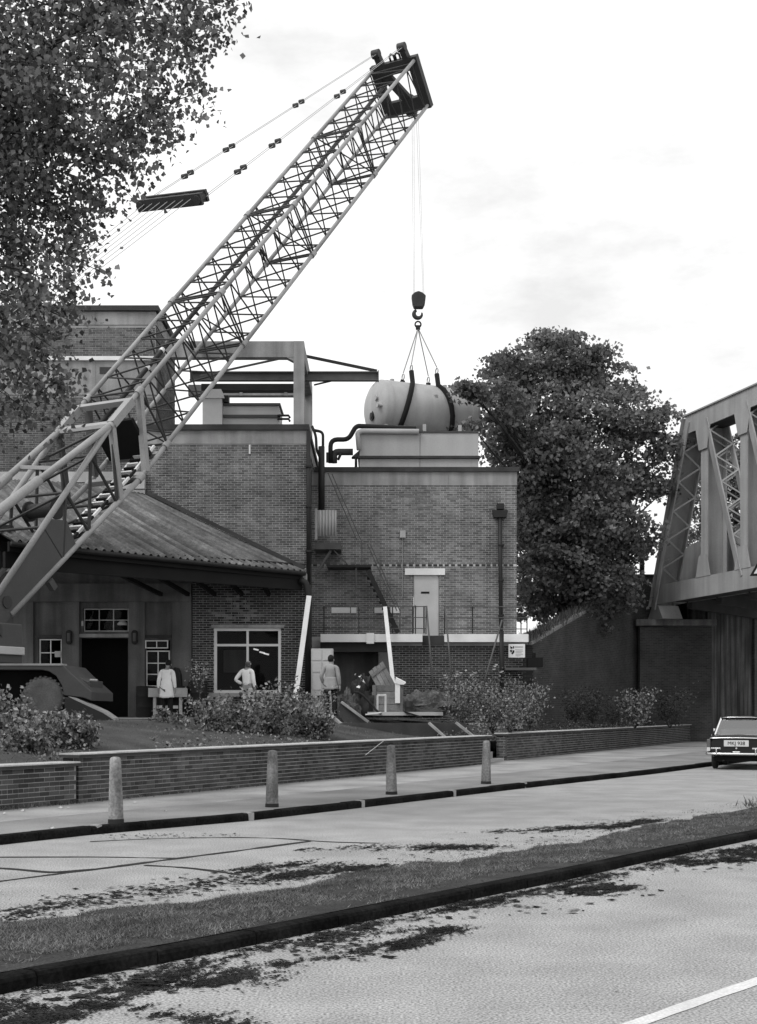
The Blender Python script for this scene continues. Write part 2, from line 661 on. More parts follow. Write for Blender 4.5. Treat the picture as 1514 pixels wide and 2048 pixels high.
def dirt_object(name, polys, mat_, label, specks, z=0.004, cell=.011, soft=.16, thr=.5):
    keep = {}
    for poly in polys:
        P = np.array([gr(x, y)[:2] for x, y in poly])
        lo, hi = P.min(0) - .4, P.max(0) + .4
        gx_, gy_ = np.meshgrid(np.arange(math.floor(lo[0] / cell), math.ceil(hi[0] / cell)), np.arange(math.floor(lo[1] / cell), math.ceil(hi[1] / cell)), indexing='ij')
        X, Y_ = (gx_ + .5) * cell, (gy_ + .5) * cell
        inside = np.zeros(X.shape, bool)
        dist = np.full(X.shape, 9.0)
        n = len(P)
        for i in range(n):
            a, b = P[i], P[(i + 1) % n]
            cond = ((a[1] > Y_) != (b[1] > Y_))
            with np.errstate(divide='ignore', invalid='ignore'):
                xc = (b[0] - a[0]) * (Y_ - a[1]) / (b[1] - a[1]) + a[0]
            inside ^= cond & (X < xc)
            ab = b - a
            t = np.clip(((X - a[0]) * ab[0] + (Y_ - a[1]) * ab[1]) / (ab @ ab), 0, 1)
            dist = np.minimum(dist, np.hypot(X - a[0] - t * ab[0], Y_ - a[1] - t * ab[1]))
        sd_ = np.where(inside, dist, -dist) / soft
        U_, W_ = X * .50 + Y_ * .866, X * .866 - Y_ * .50             # along and across the carriageway: the stains are drawn out along it
        nz_ = vnoise(U_ * 1.1, W_ * 3.2, 1) * 1.0 + vnoise(U_ * 4, W_ * 11, 2) * .7 + vnoise(U_ * 14, W_ * 30, 3) * .75
        val_ = np.clip(sd_, -2.2, .7) + (nz_ - 1.36) * 1.75
        sel = val_ + rng.normal(0, .42, val_.shape) > .12
        for a_, b_ in zip(gx_[sel], gy_[sel]):
            keep[(int(a_), int(b_))] = True
    pts = np.array(list(keep))
    c = (pts + .5) * cell
    n = len(c)
    zz = z + .004 * rng.random(n)
    hs = cell * .5 + .002
    sq = np.array([(-1, -1), (1, -1), (1, 1), (-1, 1)]) * hs
    ang = rng.uniform(-.5, .5, n)
    rot = np.stack([np.stack([np.cos(ang), -np.sin(ang)], 1), np.stack([np.sin(ang), np.cos(ang)], 1)], 1)
    q = np.einsum('nij,kj->nki', rot, sq) + c[:, None, :]
    tilt = rng.normal(0, .002, (n, 4))
    v = np.concatenate([q, (zz[:, None] + np.abs(tilt))[:, :, None]], axis=2).reshape(-1, 3)
    extra = []
    for (x, y, r) in specks:
        p = gr(x, y)
        t0 = random.uniform(0, 6)
        extra += [(p.x + r * 1.4 * math.cos(t0 + t), p.y + r * math.sin(t0 + t), z + .012 * random.random()) for t in (0, 1.4, 3.0, 4.4)]
    if extra:
        v = np.concatenate([v, np.array(extra)])
    me = raw_mesh(name, v, np.arange(len(v)), 4)
    o = bpy.data.objects.new(name, me)
    return finish(o, me, mat_, None, label=label, cat='dirt', kind='stuff')


near_polys = [
    [(105, 1985), (240, 1962), (400, 1940), (540, 1935), (535, 1952), (470, 1968), (300, 1985), (180, 1998)],
    [(500, 1932), (600, 1908), (640, 1892), (760, 1882), (840, 1876), (820, 1888), (740, 1905), (640, 1925), (560, 1938)],
    [(700, 1870), (800, 1856), (910, 1855), (925, 1862), (850, 1872), (770, 1876)],
    [(60, 1984), (400, 1920), (700, 1856), (900, 1814), (1100, 1772), (1300, 1729), (1310, 1736), (1200, 1764), (1000, 1800), (860, 1832), (700, 1866), (500, 1912), (300, 1955), (120, 1985)],
    [(1120, 1777), (1210, 1768), (1290, 1770), (1295, 1778), (1200, 1794), (1140, 1788)],
    [(1330, 1722), (1420, 1703), (1530, 1690), (1530, 1712), (1450, 1728), (1360, 1733)],
    [(1430, 1720), (1530, 1712), (1530, 1722), (1460, 1731)],
    [(-40, 2012), (60, 2004), (120, 2012), (160, 2030), (100, 2052), (-60, 2062)],
    [(130, 2000), (260, 2010), (420, 2032), (500, 2050), (400, 2056), (250, 2026)],
]
sp = []
for k in range(420):
    t = random.random()
    x = 40 + 1450 * t
    yk = 1982 - 0.205 * x
    sp.append((x, yk + abs(random.gauss(0, 26)) + 3, random.uniform(.006, .03)))
for cx_, cy_, n_ in ((620, 1885, 30), (1060, 1815, 26), (720, 1905, 30), (330, 1965, 25), (1200, 1785, 25), (1430, 1725, 25), (150, 2005, 30)):
    for k in range(n_):
        sp.append((random.gauss(cx_, 55), random.gauss(cy_, 9), random.uniform(.008, .04)))
dirt_object('kerbside_dirt', near_polys, M['dirt'], 'dark ragged dirt and leaf litter along the near kerb', sp)
far_polys = [
    [(470, 1742), (560, 1730), (660, 1724), (790, 1736), (760, 1746), (700, 1756), (600, 1764), (520, 1755)],
    [(930, 1666), (1060, 1657), (1180, 1652), (1280, 1640), (1335, 1641), (1300, 1651), (1180, 1659), (1050, 1666)],
    [(-10, 1822), (60, 1816), (85, 1840), (-10, 1850)],
    [(640, 1700), (800, 1692), (900, 1690), (1030, 1694), (900, 1697), (780, 1699)],
]
sp = []
for k in range(520):
    u = random.random()
    sp.append((100 + 420 * u + random.gauss(0, 25), 1812 - 58 * u + random.gauss(0, 8), random.uniform(.006, .035)))
for k in range(260):
    u = random.random()
    sp.append((480 + 900 * u + random.gauss(0, 25), 1775 - 128 * u + random.gauss(0, 7) - 8, random.uniform(.006, .03)))
for k in range(90):
    sp.append((random.uniform(200, 480), 1672 + random.gauss(0, 3), random.uniform(.006, .02)))
dirt_object('verge_side_dirt', far_polys, M['dirt'], 'mottled dirt and weeds spreading from the verge onto the far carriageway', sp, cell=.02, soft=.3)


def ground_strip(name, px, w, m, parent=None, z=0.004, wob=0.0, **tags):
    pts = resample([gr(x, y) for x, y in px], .12)
    # smooth
    for _ in range(6):
        pts = [pts[0]] + [(pts[i - 1] + pts[i] * 2 + pts[i + 1]) / 4 for i in range(1, len(pts) - 1)] + [pts[-1]]
    rows = []
    for i, p in enumerate(pts):
        a, b = pts[max(i - 1, 0)], pts[min(i + 1, len(pts) - 1)]
        d = (b - a).normalized()
        n = V((-d.y, d.x, 0))
        ww = w * (1 + wob * mnoise.noise(p * 2.5) + wob * .6 * mnoise.noise(p * 9))
        o = n * wob * .03 * mnoise.noise(p * 1.3)
        rows.append([p + o - n * ww / 2 + V((0, 0, z)), p + o + n * ww / 2 + V((0, 0, z))])
    return MB().grid(rows).build(name, m, parent, **tags)


for i, (px, w) in enumerate([
        ([(-60, 1771), (0, 1763), (150, 1744), (310, 1723), (460, 1704), (620, 1683)], .085),
        ([(-60, 1715), (0, 1715), (180, 1714), (350, 1717)], .06),
        ([(-60, 1734), (0, 1737), (60, 1741), (105, 1748), (150, 1742)], .085),
        ([(290, 1731), (380, 1736), (440, 1744), (480, 1750)], .075),
        ([(180, 1684), (320, 1677), (480, 1675), (560, 1677), (640, 1684), (760, 1687)], .05),
        ([(95, 1746), (160, 1741), (220, 1736)], .05)]):
    ground_strip('tar_seam', px, w, M['tar'], road, z=.0045 + i * .0004, wob=.7)
ground_strip('lane_line', [(1130, 2096), (1262, 2052), (1392, 2005), (1514, 1963), (1660, 1912), (2000, 1806), (2500, 1672)], .105, M['line_paint'], road, wob=.12)


# ------------------------------------------------------------------ brickwork generator
def brick_run(m, O, u, n, length, z0, z1, holes=(), proud=.005, bl=.213, bh=.062, j=.013, skip=0.0):
    """stretcher courses on a plane; one small block for every brick, added to the mesh m"""
    O, u, n = V(O), V(u).normalized(), V(n).normalized()
    row, z = 0, z0
    while z + bh <= z1 + .02:
        x = -(bl + j) * (.5 if row % 2 else 0)
        while x < length:
            xa, xb = max(x, 0), min(x + bl, length)
            spans = [(xa, xb)] if xb - xa > .03 else []
            for hx0, hx1, hz0, hz1 in holes:
                if z + bh > hz0 + .01 and z < hz1 - .01:
                    ns = []
                    for a, b in spans:
                        if b <= hx0 or a >= hx1:
                            ns.append((a, b))
                        else:
                            if hx0 - a > .03:
                                ns.append((a, hx0))
                            if b - hx1 > .03:
                                ns.append((hx1, b))
                    spans = ns
            for a, b in spans:
                pr = proud + random.uniform(-.002, .003)
                P = [O + u * xx + V((0, 0, zz)) + n * dd for dd in (0, pr) for xx, zz in ((a, z), (b, z), (b, min(z + bh, z1)), (a, min(z + bh, z1)))]
                m.add(P, [(4, 5, 6, 7), (0, 1, 5, 4), (1, 2, 6, 5), (2, 3, 7, 6), (3, 0, 4, 7)])
            x += bl + j
        z += bh + j
        row += 1
    return m


def tile_wall(m, x0, x1, z0, z1, y0, y1, holes=()):
    """frontal wall slab with rectangular openings, built from butted blocks"""
    xs = sorted({x0, x1, *[min(max(h[0], x0), x1) for h in holes], *[min(max(h[1], x0), x1) for h in holes]})
    zs = sorted({z0, z1, *[min(max(h[2], z0), z1) for h in holes], *[min(max(h[3], z0), z1) for h in holes]})
    for a, b in zip(xs, xs[1:]):
        run = None
        for c, d in zip(zs, zs[1:]):
            cx_, cz_ = (a + b) / 2, (c + d) / 2
            solid = not any(h[0] < cx_ < h[1] and h[2] < cz_ < h[3] for h in holes)
            if solid:
                run = (run[0], d) if run else (c, d)
            elif run:
                m.box(a, b, y0, y1, *run)
                run = None
        if run:
            m.box(a, b, y0, y1, *run)
    return m


# ------------------------------------------------------------------ brick garden walls along the pavement
BRICK_MESH = {}


def brick_mesh(L):
    k = round(L, 3)
    if k not in BRICK_MESH:
        m = MB().box(0, L, -.007, .05, 0, .061)
        me = m.mesh('brick')
        me.materials.append(M['brick_wall'])
        BRICK_MESH[k] = me
    return BRICK_MESH[k]


def garden_wall(name, label, A, B, z0, z1, x_from=0.0, limit=300):
    A, B = V(A), V(B)
    d = B - A
    d.z = 0
    L = d.length
    ang = math.atan2(d.y, d.x)
    root = thing(name, (A.x, A.y, z0), label, 'wall', 'brick garden walls along the pavement')
    root.rotation_euler = (0, 0, ang)
    H = z1 - z0

    def loc(m, nm, mt, **k):
        me = m.mesh(nm)
        o = bpy.data.objects.new(nm, me)
        return finish(o, me, mt, root, **k)

    loc(MB().box(.002, L - .002, .0, .32, -.25, H - .075), 'core', M['mortar_dark'])
    courses = int((H - .075) / .075)
    bricks = []
    for r in range(-1, courses):
        x = -(.1125 if r % 2 else 0)
        z = r * .075 + (H - .075 - courses * .075) + .005
        # every third course is headers, as on the old walls of the place
        bl = .0995 if r % 5 == 3 else .212
        while x < L:
            a, b = max(x, 0), min(x + bl, L)
            if b - a > .04:
                bricks.append((a, b, z))
            x += bl + .013
    vis = [b for b in bricks if b[0] >= x_from]
    vis.sort(key=lambda b: b[0])
    rest = [b for b in bricks if b[0] < x_from]
    own, more = vis[:limit], vis[limit:] + rest
    for a, b, z in own:
        o = bpy.data.objects.new('brick', brick_mesh(b - a))
        COL.objects.link(o)
        o.parent = root
        o.location = (a, random.uniform(-.002, .002), z + random.uniform(-.0015, .0015))
    if more:
        m = MB()
        for a, b, z in more:
            dy = random.uniform(-.003, .003)
            m.box(a, b, -.007 + dy, .05, z, z + .061)
        loc(m, 'brickwork', M['brick_wall'], kind='stuff')
    # bricks on the two ends
    m = MB()
    brick_run(m, (0, .32, 0), (0, -1, 0), (-1, 0, 0), .32, -.05, H - .08)
    brick_run(m, (L, 0, 0), (0, 1, 0), (1, 0, 0), .32, -.05, H - .08)
    loc(m, 'end_bricks', M['brick_wall'], kind='stuff')
    # coping stones: shade and dirt on their front painted as a dark course
    n = max(1, round(L / .9))
    for i in range(n):
        a, b = L * i / n + .003, L * (i + 1) / n - .003
        if i == 0:
            a -= .05
        if i == n - 1:
            b += .05
        dz = random.uniform(-.003, .003)
        loc(MB().prism([V((a, -.05, H - .072)), V((a, -.05, H - .028)), V((a, .37, H - .028)), V((a, .37, H - .072))], (b - a, 0, 0)), 'shade_dirt_course', M['coping_dark'])
        loc(MB().prism([V((a, -.06, H - .0265)), V((a, -.06, H - .008 + dz)), V((a, -.045, H + dz)), V((a, .365, H + dz)), V((a, .38, H - .0265))], (b - a, 0, 0)), 'coping_stone', M['coping_top'])
    return root


mat('coping', 0.055, 0.30, 0.25, 2.0, 0.2, 40, spec=0.5)
dW = (W2 - W1).normalized()
garden_wall('garden_wall', 'lower left run of the brick garden wall with pale coping over a painted shade and dirt band beside the pavement', W0, W1 + dW * 0.0, .10, .815, x_from=2.2)
garden_wall('garden_wall', 'long middle run of the brick garden wall with pale coping over a painted shade and dirt band behind the bollards', W1 + dW * .06, W2, .10, .945)
garden_wall('garden_wall', 'far brick garden wall running from the entrance gap to the bridge abutment', W3, W4, .16, .99)

# entrance gap between the two walls
root = thing('garden_steps', gr(985, 1521, .15), 'pale stone steps in the gap between the two brick garden walls', 'steps')
dG = (W3 - W2)
dG.z = 0
dG.normalize()
nG = V((-dG.y, dG.x, 0))
mid = (W2 + W3) / 2
for i, (dep, h0, h1) in enumerate(((.05, .08, .27), (.42, .1, .45), (.8, .1, .63), (1.2, .1, .80))):
    MB().obox(V((mid.x, mid.y, (h0 + h1) / 2)) + nG * (dep + .28), dG, nG, (0, 0, 1), (W3 - W2).length / 2 - .06, .27 - .01 * i, (h1 - h0) / 2).build('step', M['concrete_pale'], root, bevel=.012)

# ------------------------------------------------------------------ planted bank behind the walls, rising to the forecourt
FC = 1.42                                           # forecourt level
nW = V((-dW.y, dW.x, 0))
line = [W0 - (W1 - W0).normalized() * 14, W0, W1, W2, W3, W4]
samp = resample(line, .8)
samp = [V((p.x, p.y, 0)) for p in samp]


def bank_z(d, y):
    t = min(max((d - .3) / 5.6, 0), 1)
    t = t * t * (3 - 2 * t)
    return .76 + (FC - .02 - .76) * t


rows = []
for d in (.28, .5, .8, 1.2, 1.7, 2.2, 2.8, 3.4, 4.0, 4.6, 5.2, 5.8, 6.5, 7.5):
    row = []
    for i, p in enumerate(samp):
        q = p + nW * d
        q.z = bank_z(d, q.y) + mnoise.noise(q * .8) * .05 * min(1, d) + mnoise.noise(q * 3) * .02
        row.append(q)
    rows.append(row)
MB().grid(rows).build('garden_bank', M['lawn'], smooth=True, kind='structure')
A_, B_ = samp[0] + nW * 6.2, samp[-1] + nW * 6.2
MB().add([(A_.x, A_.y, FC), (B_.x, B_.y, FC), (B_.x + 2, B_.y + 40, FC), (-60, B_.y + 40, FC), (-60, A_.y, FC)], [(0, 1, 2, 3, 4)]).build('forecourt', M['forecourt'], kind='structure')

# ================================================================== BUILDINGS


def PX(x, Y):
    return (x - CX) * Y / FPX


def PZ(y, Y):
    return EYE - (y - CY) * Y / FPX


def window(parent, x0, x1, z0, z1, Y, cols, rows_, frame=.05, bar=.025, m='white_paint', glass='glass', depth=.06, name='window'):
    """frame as a part, each bar and each pane a sub-part; cols and rows_ are lists of fractions"""
    f = MB()
    f.box(x0, x0 + frame, Y, Y + depth, z0, z1)
    f.box(x1 - frame, x1, Y, Y + depth, z0, z1)
    f.box(x0 + frame, x1 - frame, Y, Y + depth, z1 - frame, z1)
    f.box(x0 + frame, x1 - frame, Y, Y + depth, z0, z0 + frame)
    w = f.build(name, M[m], parent)
    ix0, ix1, iz0, iz1 = x0 + frame, x1 - frame, z0 + frame, z1 - frame
    xs = [ix0] + [ix0 + (ix1 - ix0) * c for c in cols] + [ix1]
    zs = [iz0] + [iz0 + (iz1 - iz0) * r for r in rows_] + [iz1]
    for c in xs[1:-1]:
        MB().box(c - bar / 2, c + bar / 2, Y + .008, Y + depth - .008, iz0, iz1).build('glazing_bar', M[m], w)
    for r in zs[1:-1]:
        for a, b in zip(xs, xs[1:]):
            MB().box(a + (bar / 2 if a > ix0 else 0), b - (bar / 2 if b < ix1 else 0), Y + .012, Y + depth - .012, r - bar / 2, r + bar / 2).build('glazing_bar', M[m], w)
    for a, b in zip(xs, xs[1:]):
        for c, d in zip(zs, zs[1:]):
            MB().add([(a, Y + depth * .5, c), (b, Y + depth * .5, c), (b, Y + depth * .5, d), (a, Y + depth * .5, d)], [(0, 1, 2, 3)]).build('pane', M[glass], w)
    return w


def room(parent, x0, x1, y0, y1, z0, z1, m='interior'):
    return MB().add([(x0, y0, z0), (x1, y0, z0), (x1, y1, z0), (x0, y1, z0), (x0, y0, z1), (x1, y0, z1), (x1, y1, z1), (x0, y1, z1)],
                    [(0, 1, 2, 3), (4, 7, 6, 5), (1, 5, 6, 2), (3, 2, 6, 7), (0, 3, 7, 4)]).build('room', M[m], parent, fix=False)


def panels(parent, name, x0, x1, y0, y1, z0, z1, step, m, gap=.004):
    n = max(1, round((x1 - x0) / step))
    for i in range(n):
        a, b = x0 + (x1 - x0) * i / n, x0 + (x1 - x0) * (i + 1) / n
        MB().box(a + gap, b - gap, y0 + random.uniform(0, .006), y1, z0, z1).build(name, M[m], parent)


# ---- tall rear block on the left
Y = 44.0
xa, xb = PX(-170, Y), PX(311, Y)
zt = PZ(613, Y)
blk = thing('brick_block', (xa, Y, FC), 'tall brick block with grey parapet band rising behind the crane boom', 'building', 'brick power station blocks')
MB().box(xa, xb, Y, Y + 4.2, FC, zt - .17).build('wall', M['mortar_dark'], blk)
m = MB()
brick_run(m, (xa + .02, Y, 0), (1, 0, 0), (0, -1, 0), xb - xa - .04, PZ(944, Y), PZ(795, Y))
brick_run(m, (xa + .02, Y, 0), (1, 0, 0), (0, -1, 0), xb - xa - .04, PZ(712, Y), PZ(652, Y))
brick_run(m, (xb, Y, 0), (0, 1, 0), (1, 0, 0), 4.2, PZ(860, Y), PZ(652, Y))
m.build('brickwork', M['brick'], blk, fix=False, kind='stuff')
panels(blk, 'concrete_panel', xa, xb + .03, Y - .035, Y + .2, PZ(650, Y), PZ(625, Y), 2.3, 'concrete')
panels(blk, 'concrete_panel', xa, xb + .03, Y - .04, Y + .2, PZ(790, Y), PZ(722, Y), 2.3, 'concrete')
MB().box(xb - .02, xb + .035, Y + .2, Y + 4.2, PZ(650, Y), PZ(625, Y)).build('concrete_panel', M['concrete'], blk)
MB().box(xa, xb + .12, Y - .14, Y + 4.3, zt - .17, zt).build('coping', M['coping_dark'], blk)
MB().box(xa, xb + .06, Y - .12, Y - .002, PZ(722, Y), PZ(714, Y)).build('ledge', M['white_paint'], blk)
MB().box(PX(200, Y), PX(226, Y), Y - .06, Y - .038, PZ(748, Y), PZ(735, Y)).build('louvre', M['coping_dark'], blk)

# ---- brick block with the gantry on its roof
Y = 42.6
LX0, LX1 = PX(290, Y), PX(613, Y)
lb = thing('brick_block', (LX1, Y, FC), 'brick block with pale parapet band carrying the concrete gantry frame', 'building', 'brick power station blocks')
MB().box(LX0, LX1, Y, Y + 7.5, FC, PZ(862, Y)).build('wall', M['mortar'], lb)
m = MB()
brick_run(m, (LX0, Y, 0), (1, 0, 0), (0, -1, 0), LX1 - LX0, 5.4, PZ(888, Y))
brick_run(m, (LX1, Y, 0), (0, 1, 0), (1, 0, 0), 7.5, 3.0, PZ(888, Y))
m.build('brickwork', M['brick'], lb, fix=False, kind='stuff')
panels(lb, 'concrete_panel', LX0, LX1 + .02, Y - .03, Y + .15, PZ(888, Y), PZ(861, Y), 2.32, 'concrete')
MB().box(LX1 - .01, LX1 + .03, Y + .15, Y + 7.5, PZ(888, Y), PZ(861, Y)).build('concrete_panel', M['concrete'], lb)
MB().box(LX0, LX1 + .09, Y - .12, Y + 7.6, PZ(861, Y), PZ(850, Y)).build('coping', M['coping_dark'], lb)
MB().box(PX(-60, Y), PX(292, Y), Y - .25, Y - .02, PZ(967, Y), PZ(946, Y)).build('fascia', M['concrete_pale'], lb)
MB().box(PX(228, Y), PX(292, Y), Y - .27, Y - .02, PZ(980, Y), PZ(967, Y)).build('fascia', M['concrete_pale'], lb)
MB().box(PX(498, Y), PX(501, Y), Y - .035, Y - .001, PZ(908, Y), PZ(890, Y)).build('lime_stain', M['white_paint'], lb)
# things on its roof: all stand behind the coping
zr = PZ(852, Y)
gan = thing('gantry_frame', at(598, 852, Y + .3), 'concrete portal frame with projecting steel hoist beam on the block roof', 'gantry')
Yg = Y + .25
MB().box(PX(587, Yg), PX(608, Yg), Yg, Yg + .4, zr - .1, PZ(682, Yg)).build('post', M['concrete'], gan)
MB().box(PX(330, Yg), PX(587, Yg) - .003, Yg + .01, Yg + .38, PZ(714, Yg), PZ(682, Yg) - .002).build('beam', M['concrete'], gan)
MB().prism([at(587, 714, Yg + .02), at(587, 722, Yg + .02), at(572, 714, Yg + .02)], (0, .34, 0)).build('haunch', M['concrete'], gan)
Yr = Yg + 5.2
MB().box(PX(608, Yg) - .34, PX(608, Yg) - .006, Yr, Yr + .4, zr - .1, PZ(690, Yg)).build('post', M['concrete'], gan)
MB().box(PX(608, Yg) - .34, PX(608, Yg) - .004, Yg + .42, Yr - .003, PZ(714, Yg), PZ(683, Yg)).build('side_beam', M['concrete'], gan)
MB().box(PX(330, Yg), PX(608, Yg) - .35, Yr + .02, Yr + .38, PZ(714, Yg), PZ(690, Yg)).build('beam', M['concrete'], gan)
# steel hoist beam, cantilevered to the right, with its tie
Yh = Y + 2.6
hb = MB()
z0, z1 = PZ(762, Yh), PZ(744, Yh)
hx0, hx1 = PX(380, Yh), PX(757, Yh)
hb.box(hx0, hx1, Yh - .11, Yh + .11, z0, z0 + .035)
hb.box(hx0, hx1, Yh - .11, Yh + .11, z1 - .035, z1)
hb.box(hx0, hx1, Yh - .02, Yh + .02, z0 + .035, z1 - .035)
hb.box(hx1 - .02, hx1 + .012, Yh - .12, Yh + .12, z0 - .01, z1 + .03)
hb.build('hoist_beam', M['rail_grey'], gan)
MB().box(PX(400, Yh), PX(590, Yh), Yh + .3, Yh + .6, PZ(776, Yh), PZ(763, Yh)).build('runway_beam', M['bridge_dark'], gan)
MB().bar(at(610, 712, Yh), at(754, 742, Yh), .09, .09).build('tie_rod', M['iron_black'], gan)
MB().bar(at(628, 770, Yh), at(662, 762, Yh), .05, .05).build('tie_rod', M['iron_black'], gan)
for yy, r_ in ((781, .05), (784, .04)):
    MB().tube([at(440, yy, Yh + .9), at(592, yy, Yh + .9)], r_, 8).build('pipe', M['rail_grey'], gan, smooth=True)
for x in (477, 568):
    MB().box(PX(x, Yh) - .05, PX(x, Yh) + .05, Yh + .8, Yh + .9, PZ(780, Yh), PZ(765, Yh)).build('pipe_hanger', M['concrete_pale'], gan)
MB().bar(at(400, 752, Yg + 1), at(566, 716, Yg + 1), .06, .06).build('brace', M['rail_grey'], gan)

vent = thing('roof_vent', at(430, 852, 44.0), 'cream painted vent casing on the block roof under the gantry', 'vent')
MB().box(PX(405, 44), PX(444, 44), 44, 45.2, zr - .05, PZ(796, 44)).build('casing', M['cream_paint'], vent)
MB().prism([at(400, 796, 43.95), at(449, 796, 43.95), at(442, 778, 43.95), at(412, 778, 43.95)], (0, 1.3, 0)).build('hood', M['cream_paint'], vent)
MB().box(PX(446, 44), PX(456, 44), 44.1, 44.5, PZ(802, 44), PZ(789, 44)).build('flap', M['iron_black'], vent)
cas = thing('roof_cabinet', at(503, 852, 44.3), 'low pale plant cabinet with grey lid on the block roof', 'cabinet')
MB().box(PX(444, 44.3), PX(558, 44.3), 44.3, 45.8, zr - .05, PZ(812, 44.3)).build('casing', M['cream_paint'], cas)
MB().box(PX(442, 44.3), PX(561, 44.3), 44.22, 45.85, PZ(812, 44.3), PZ(807, 44.3)).build('lid', M['crane_body'], cas)
MB().box(PX(444, 44.3), PX(561, 44.3), 44.24, 44.3 - .003, PZ(836, 44.3), PZ(830, 44.3)).build('rim', M['crane_body'], cas)
for yy in (831, 838):
    MB().tube([at(555, yy, 44.2), at(577, yy, 44.2), at(580, yy + 5, 44.2)], .04, 8).build('pipe', M['iron_black'], cas, smooth=True)

# ---- right-hand block with the door, balcony and cooler
Y = 45.6
RX0, RX1 = LX1 + .012, PX(1033, Y)
FLZ = PZ(1268, 44.0)                                 # balcony floor
rb = thing('brick_block', (RX1, Y, FC), 'right hand brick block with white door opening onto a balcony', 'building', 'brick power station blocks')
dx0, dx1 = PX(827, Y), PX(878, Y)
dz1 = PZ(1150, Y)
holes = [(dx0, dx1, FLZ, dz1)]
tile_wall(MB(), RX0, RX1, FC, PZ(944, Y), Y, Y + 9, holes).build('wall', M['mortar'], rb)
m = MB()
brick_run(m, (RX0, Y, 0), (1, 0, 0), (0, -1, 0), RX1 - RX0, FLZ, PZ(971, Y), [(dx0 - RX0, dx1 - RX0, 0, dz1), (PX(810, Y) - RX0, PX(890, Y) - RX0, dz1, PZ(1137, Y)), (0, 99, PZ(1132, Y), PZ(1129, Y))])
brick_run(m, (RX1, Y, 0), (0, 1, 0), (1, 0, 0), 9, FC, PZ(971, Y))
m.build('brickwork', M['brick'], rb, fix=False, kind='stuff')
panels(rb, 'concrete_panel', RX0, RX1 + .02, Y - .03, Y + .1, PZ(971, Y), PZ(944, Y), 2.3, 'concrete')
MB().box(RX0 + .1, RX1 + .1, Y - .11, Y + 9, PZ(944, Y), PZ(935, Y)).build('coping', M['coping_dark'], rb)
m = MB()
xx = RX0 + .05
while xx < RX1 - .1:                                 # dark dentil course
    m.box(xx, xx + .14, Y - .008, Y + .01, PZ(1132.5, Y), PZ(1128.5, Y))
    xx += random.uniform(.17, .24)
m.build('dentil_course', M['coping_dark'], rb, kind='stuff')
MB().box(PX(810, Y), PX(890, Y), Y - .05, Y + .1, dz1, PZ(1137, Y)).build('lintel', M['white_paint'], rb)
d = MB().box(dx0 + .01, dx1 - .01, Y + .05, Y + .1, FLZ + .01, dz1 - .005).build('door', M['door_paint'], rb)
MB().box(PX(842, Y), PX(859, Y), Y + .04, Y + .049, PZ(1187, Y), PZ(1183, Y)).build('letter_plate', M['ink'], d)
MB().box(dx0 + .05, dx0 + .09, Y + .01, Y + .049, PZ(1215, Y), PZ(1211, Y)).build('handle', M['iron_black'], d)
# hopper head and rainwater pipe
hp = MB()
hp.prism([at(985, 1020, Y - .3), at(1016, 1020, Y - .3), at(1013, 1034, Y - .3), at(988, 1034, Y - .3)], (0, .28, 0))
hp.box(PX(993, Y), PX(1007, Y), Y - .25, Y - .012, PZ(1020, Y), PZ(1009, Y))
hopper = hp.build('hopper_head', M['iron_black'], rb)
MB().tube([at(1000, 1034, Y - .2), at(1001, 1150, Y - .2), at(1002, 1270, Y - .2)], .075, 10).build('rain_pipe', M['iron_black'], rb, smooth=True)
MB().tube([at(1003, 1262, 43.7), at(1004, 1400, 43.7)], .08, 10).build('rain_pipe', M['iron_black'], rb, smooth=True)
for yy in (1090, 1160, 1230):
    MB().box(PX(996, Y), PX(1007, Y), Y - .29, Y - .012, PZ(yy + 3, Y), PZ(yy, Y)).build('pipe_clip', M['iron_black'], rb)
MB().box(PX(800, Y), PX(811, Y), Y - .14, Y - .012, PZ(1076, Y), PZ(1062, Y)).build('switch_box', M['concrete_pale'], rb)
MB().tube([at(805, 1076, Y - .05), at(805, 1195, Y - .05)], .018, 6).build('conduit', M['concrete'], rb)
# faint efflorescence where the wall has been patched


def patched(parent, Yw, zbase, cx_, cy_, sx_, sy_, n, xr, yr):
    """bricks gone pale where the wall has been patched; one per place in the bond"""
    m = MB()
    seen = set()
    for k in range(n):
        px_, py_ = random.gauss(cx_, sx_), random.gauss(cy_, sy_)
        if not (xr[0] < px_ < xr[1] and yr[0] < py_ < yr[1]):
            continue
        row = math.floor((PZ(py_, Yw) - zbase) / .075)
        col = math.floor(PX(px_, Yw) / .226)
        if (row, col) in seen:
            continue
        seen.add((row, col))
        z_, x_ = row * .075 + zbase, col * .226 + (.113 if row % 2 else 0)
        m.box(x_, x_ + random.choice((.1, .212, .212)), Yw - .0105 - .001 * random.random(), Yw - .003, z_ + .002, z_ + .061)
    return m.build('patched_bricks', M['patch'], parent, kind='stuff')


mat('patch', 0.15, 0.9, 0.3, 1.5, 0.15, 60, island=0.35)
patched(rb, Y, FLZ, 835, 995, 48, 24, 80, (700, 985), (974, 1060))

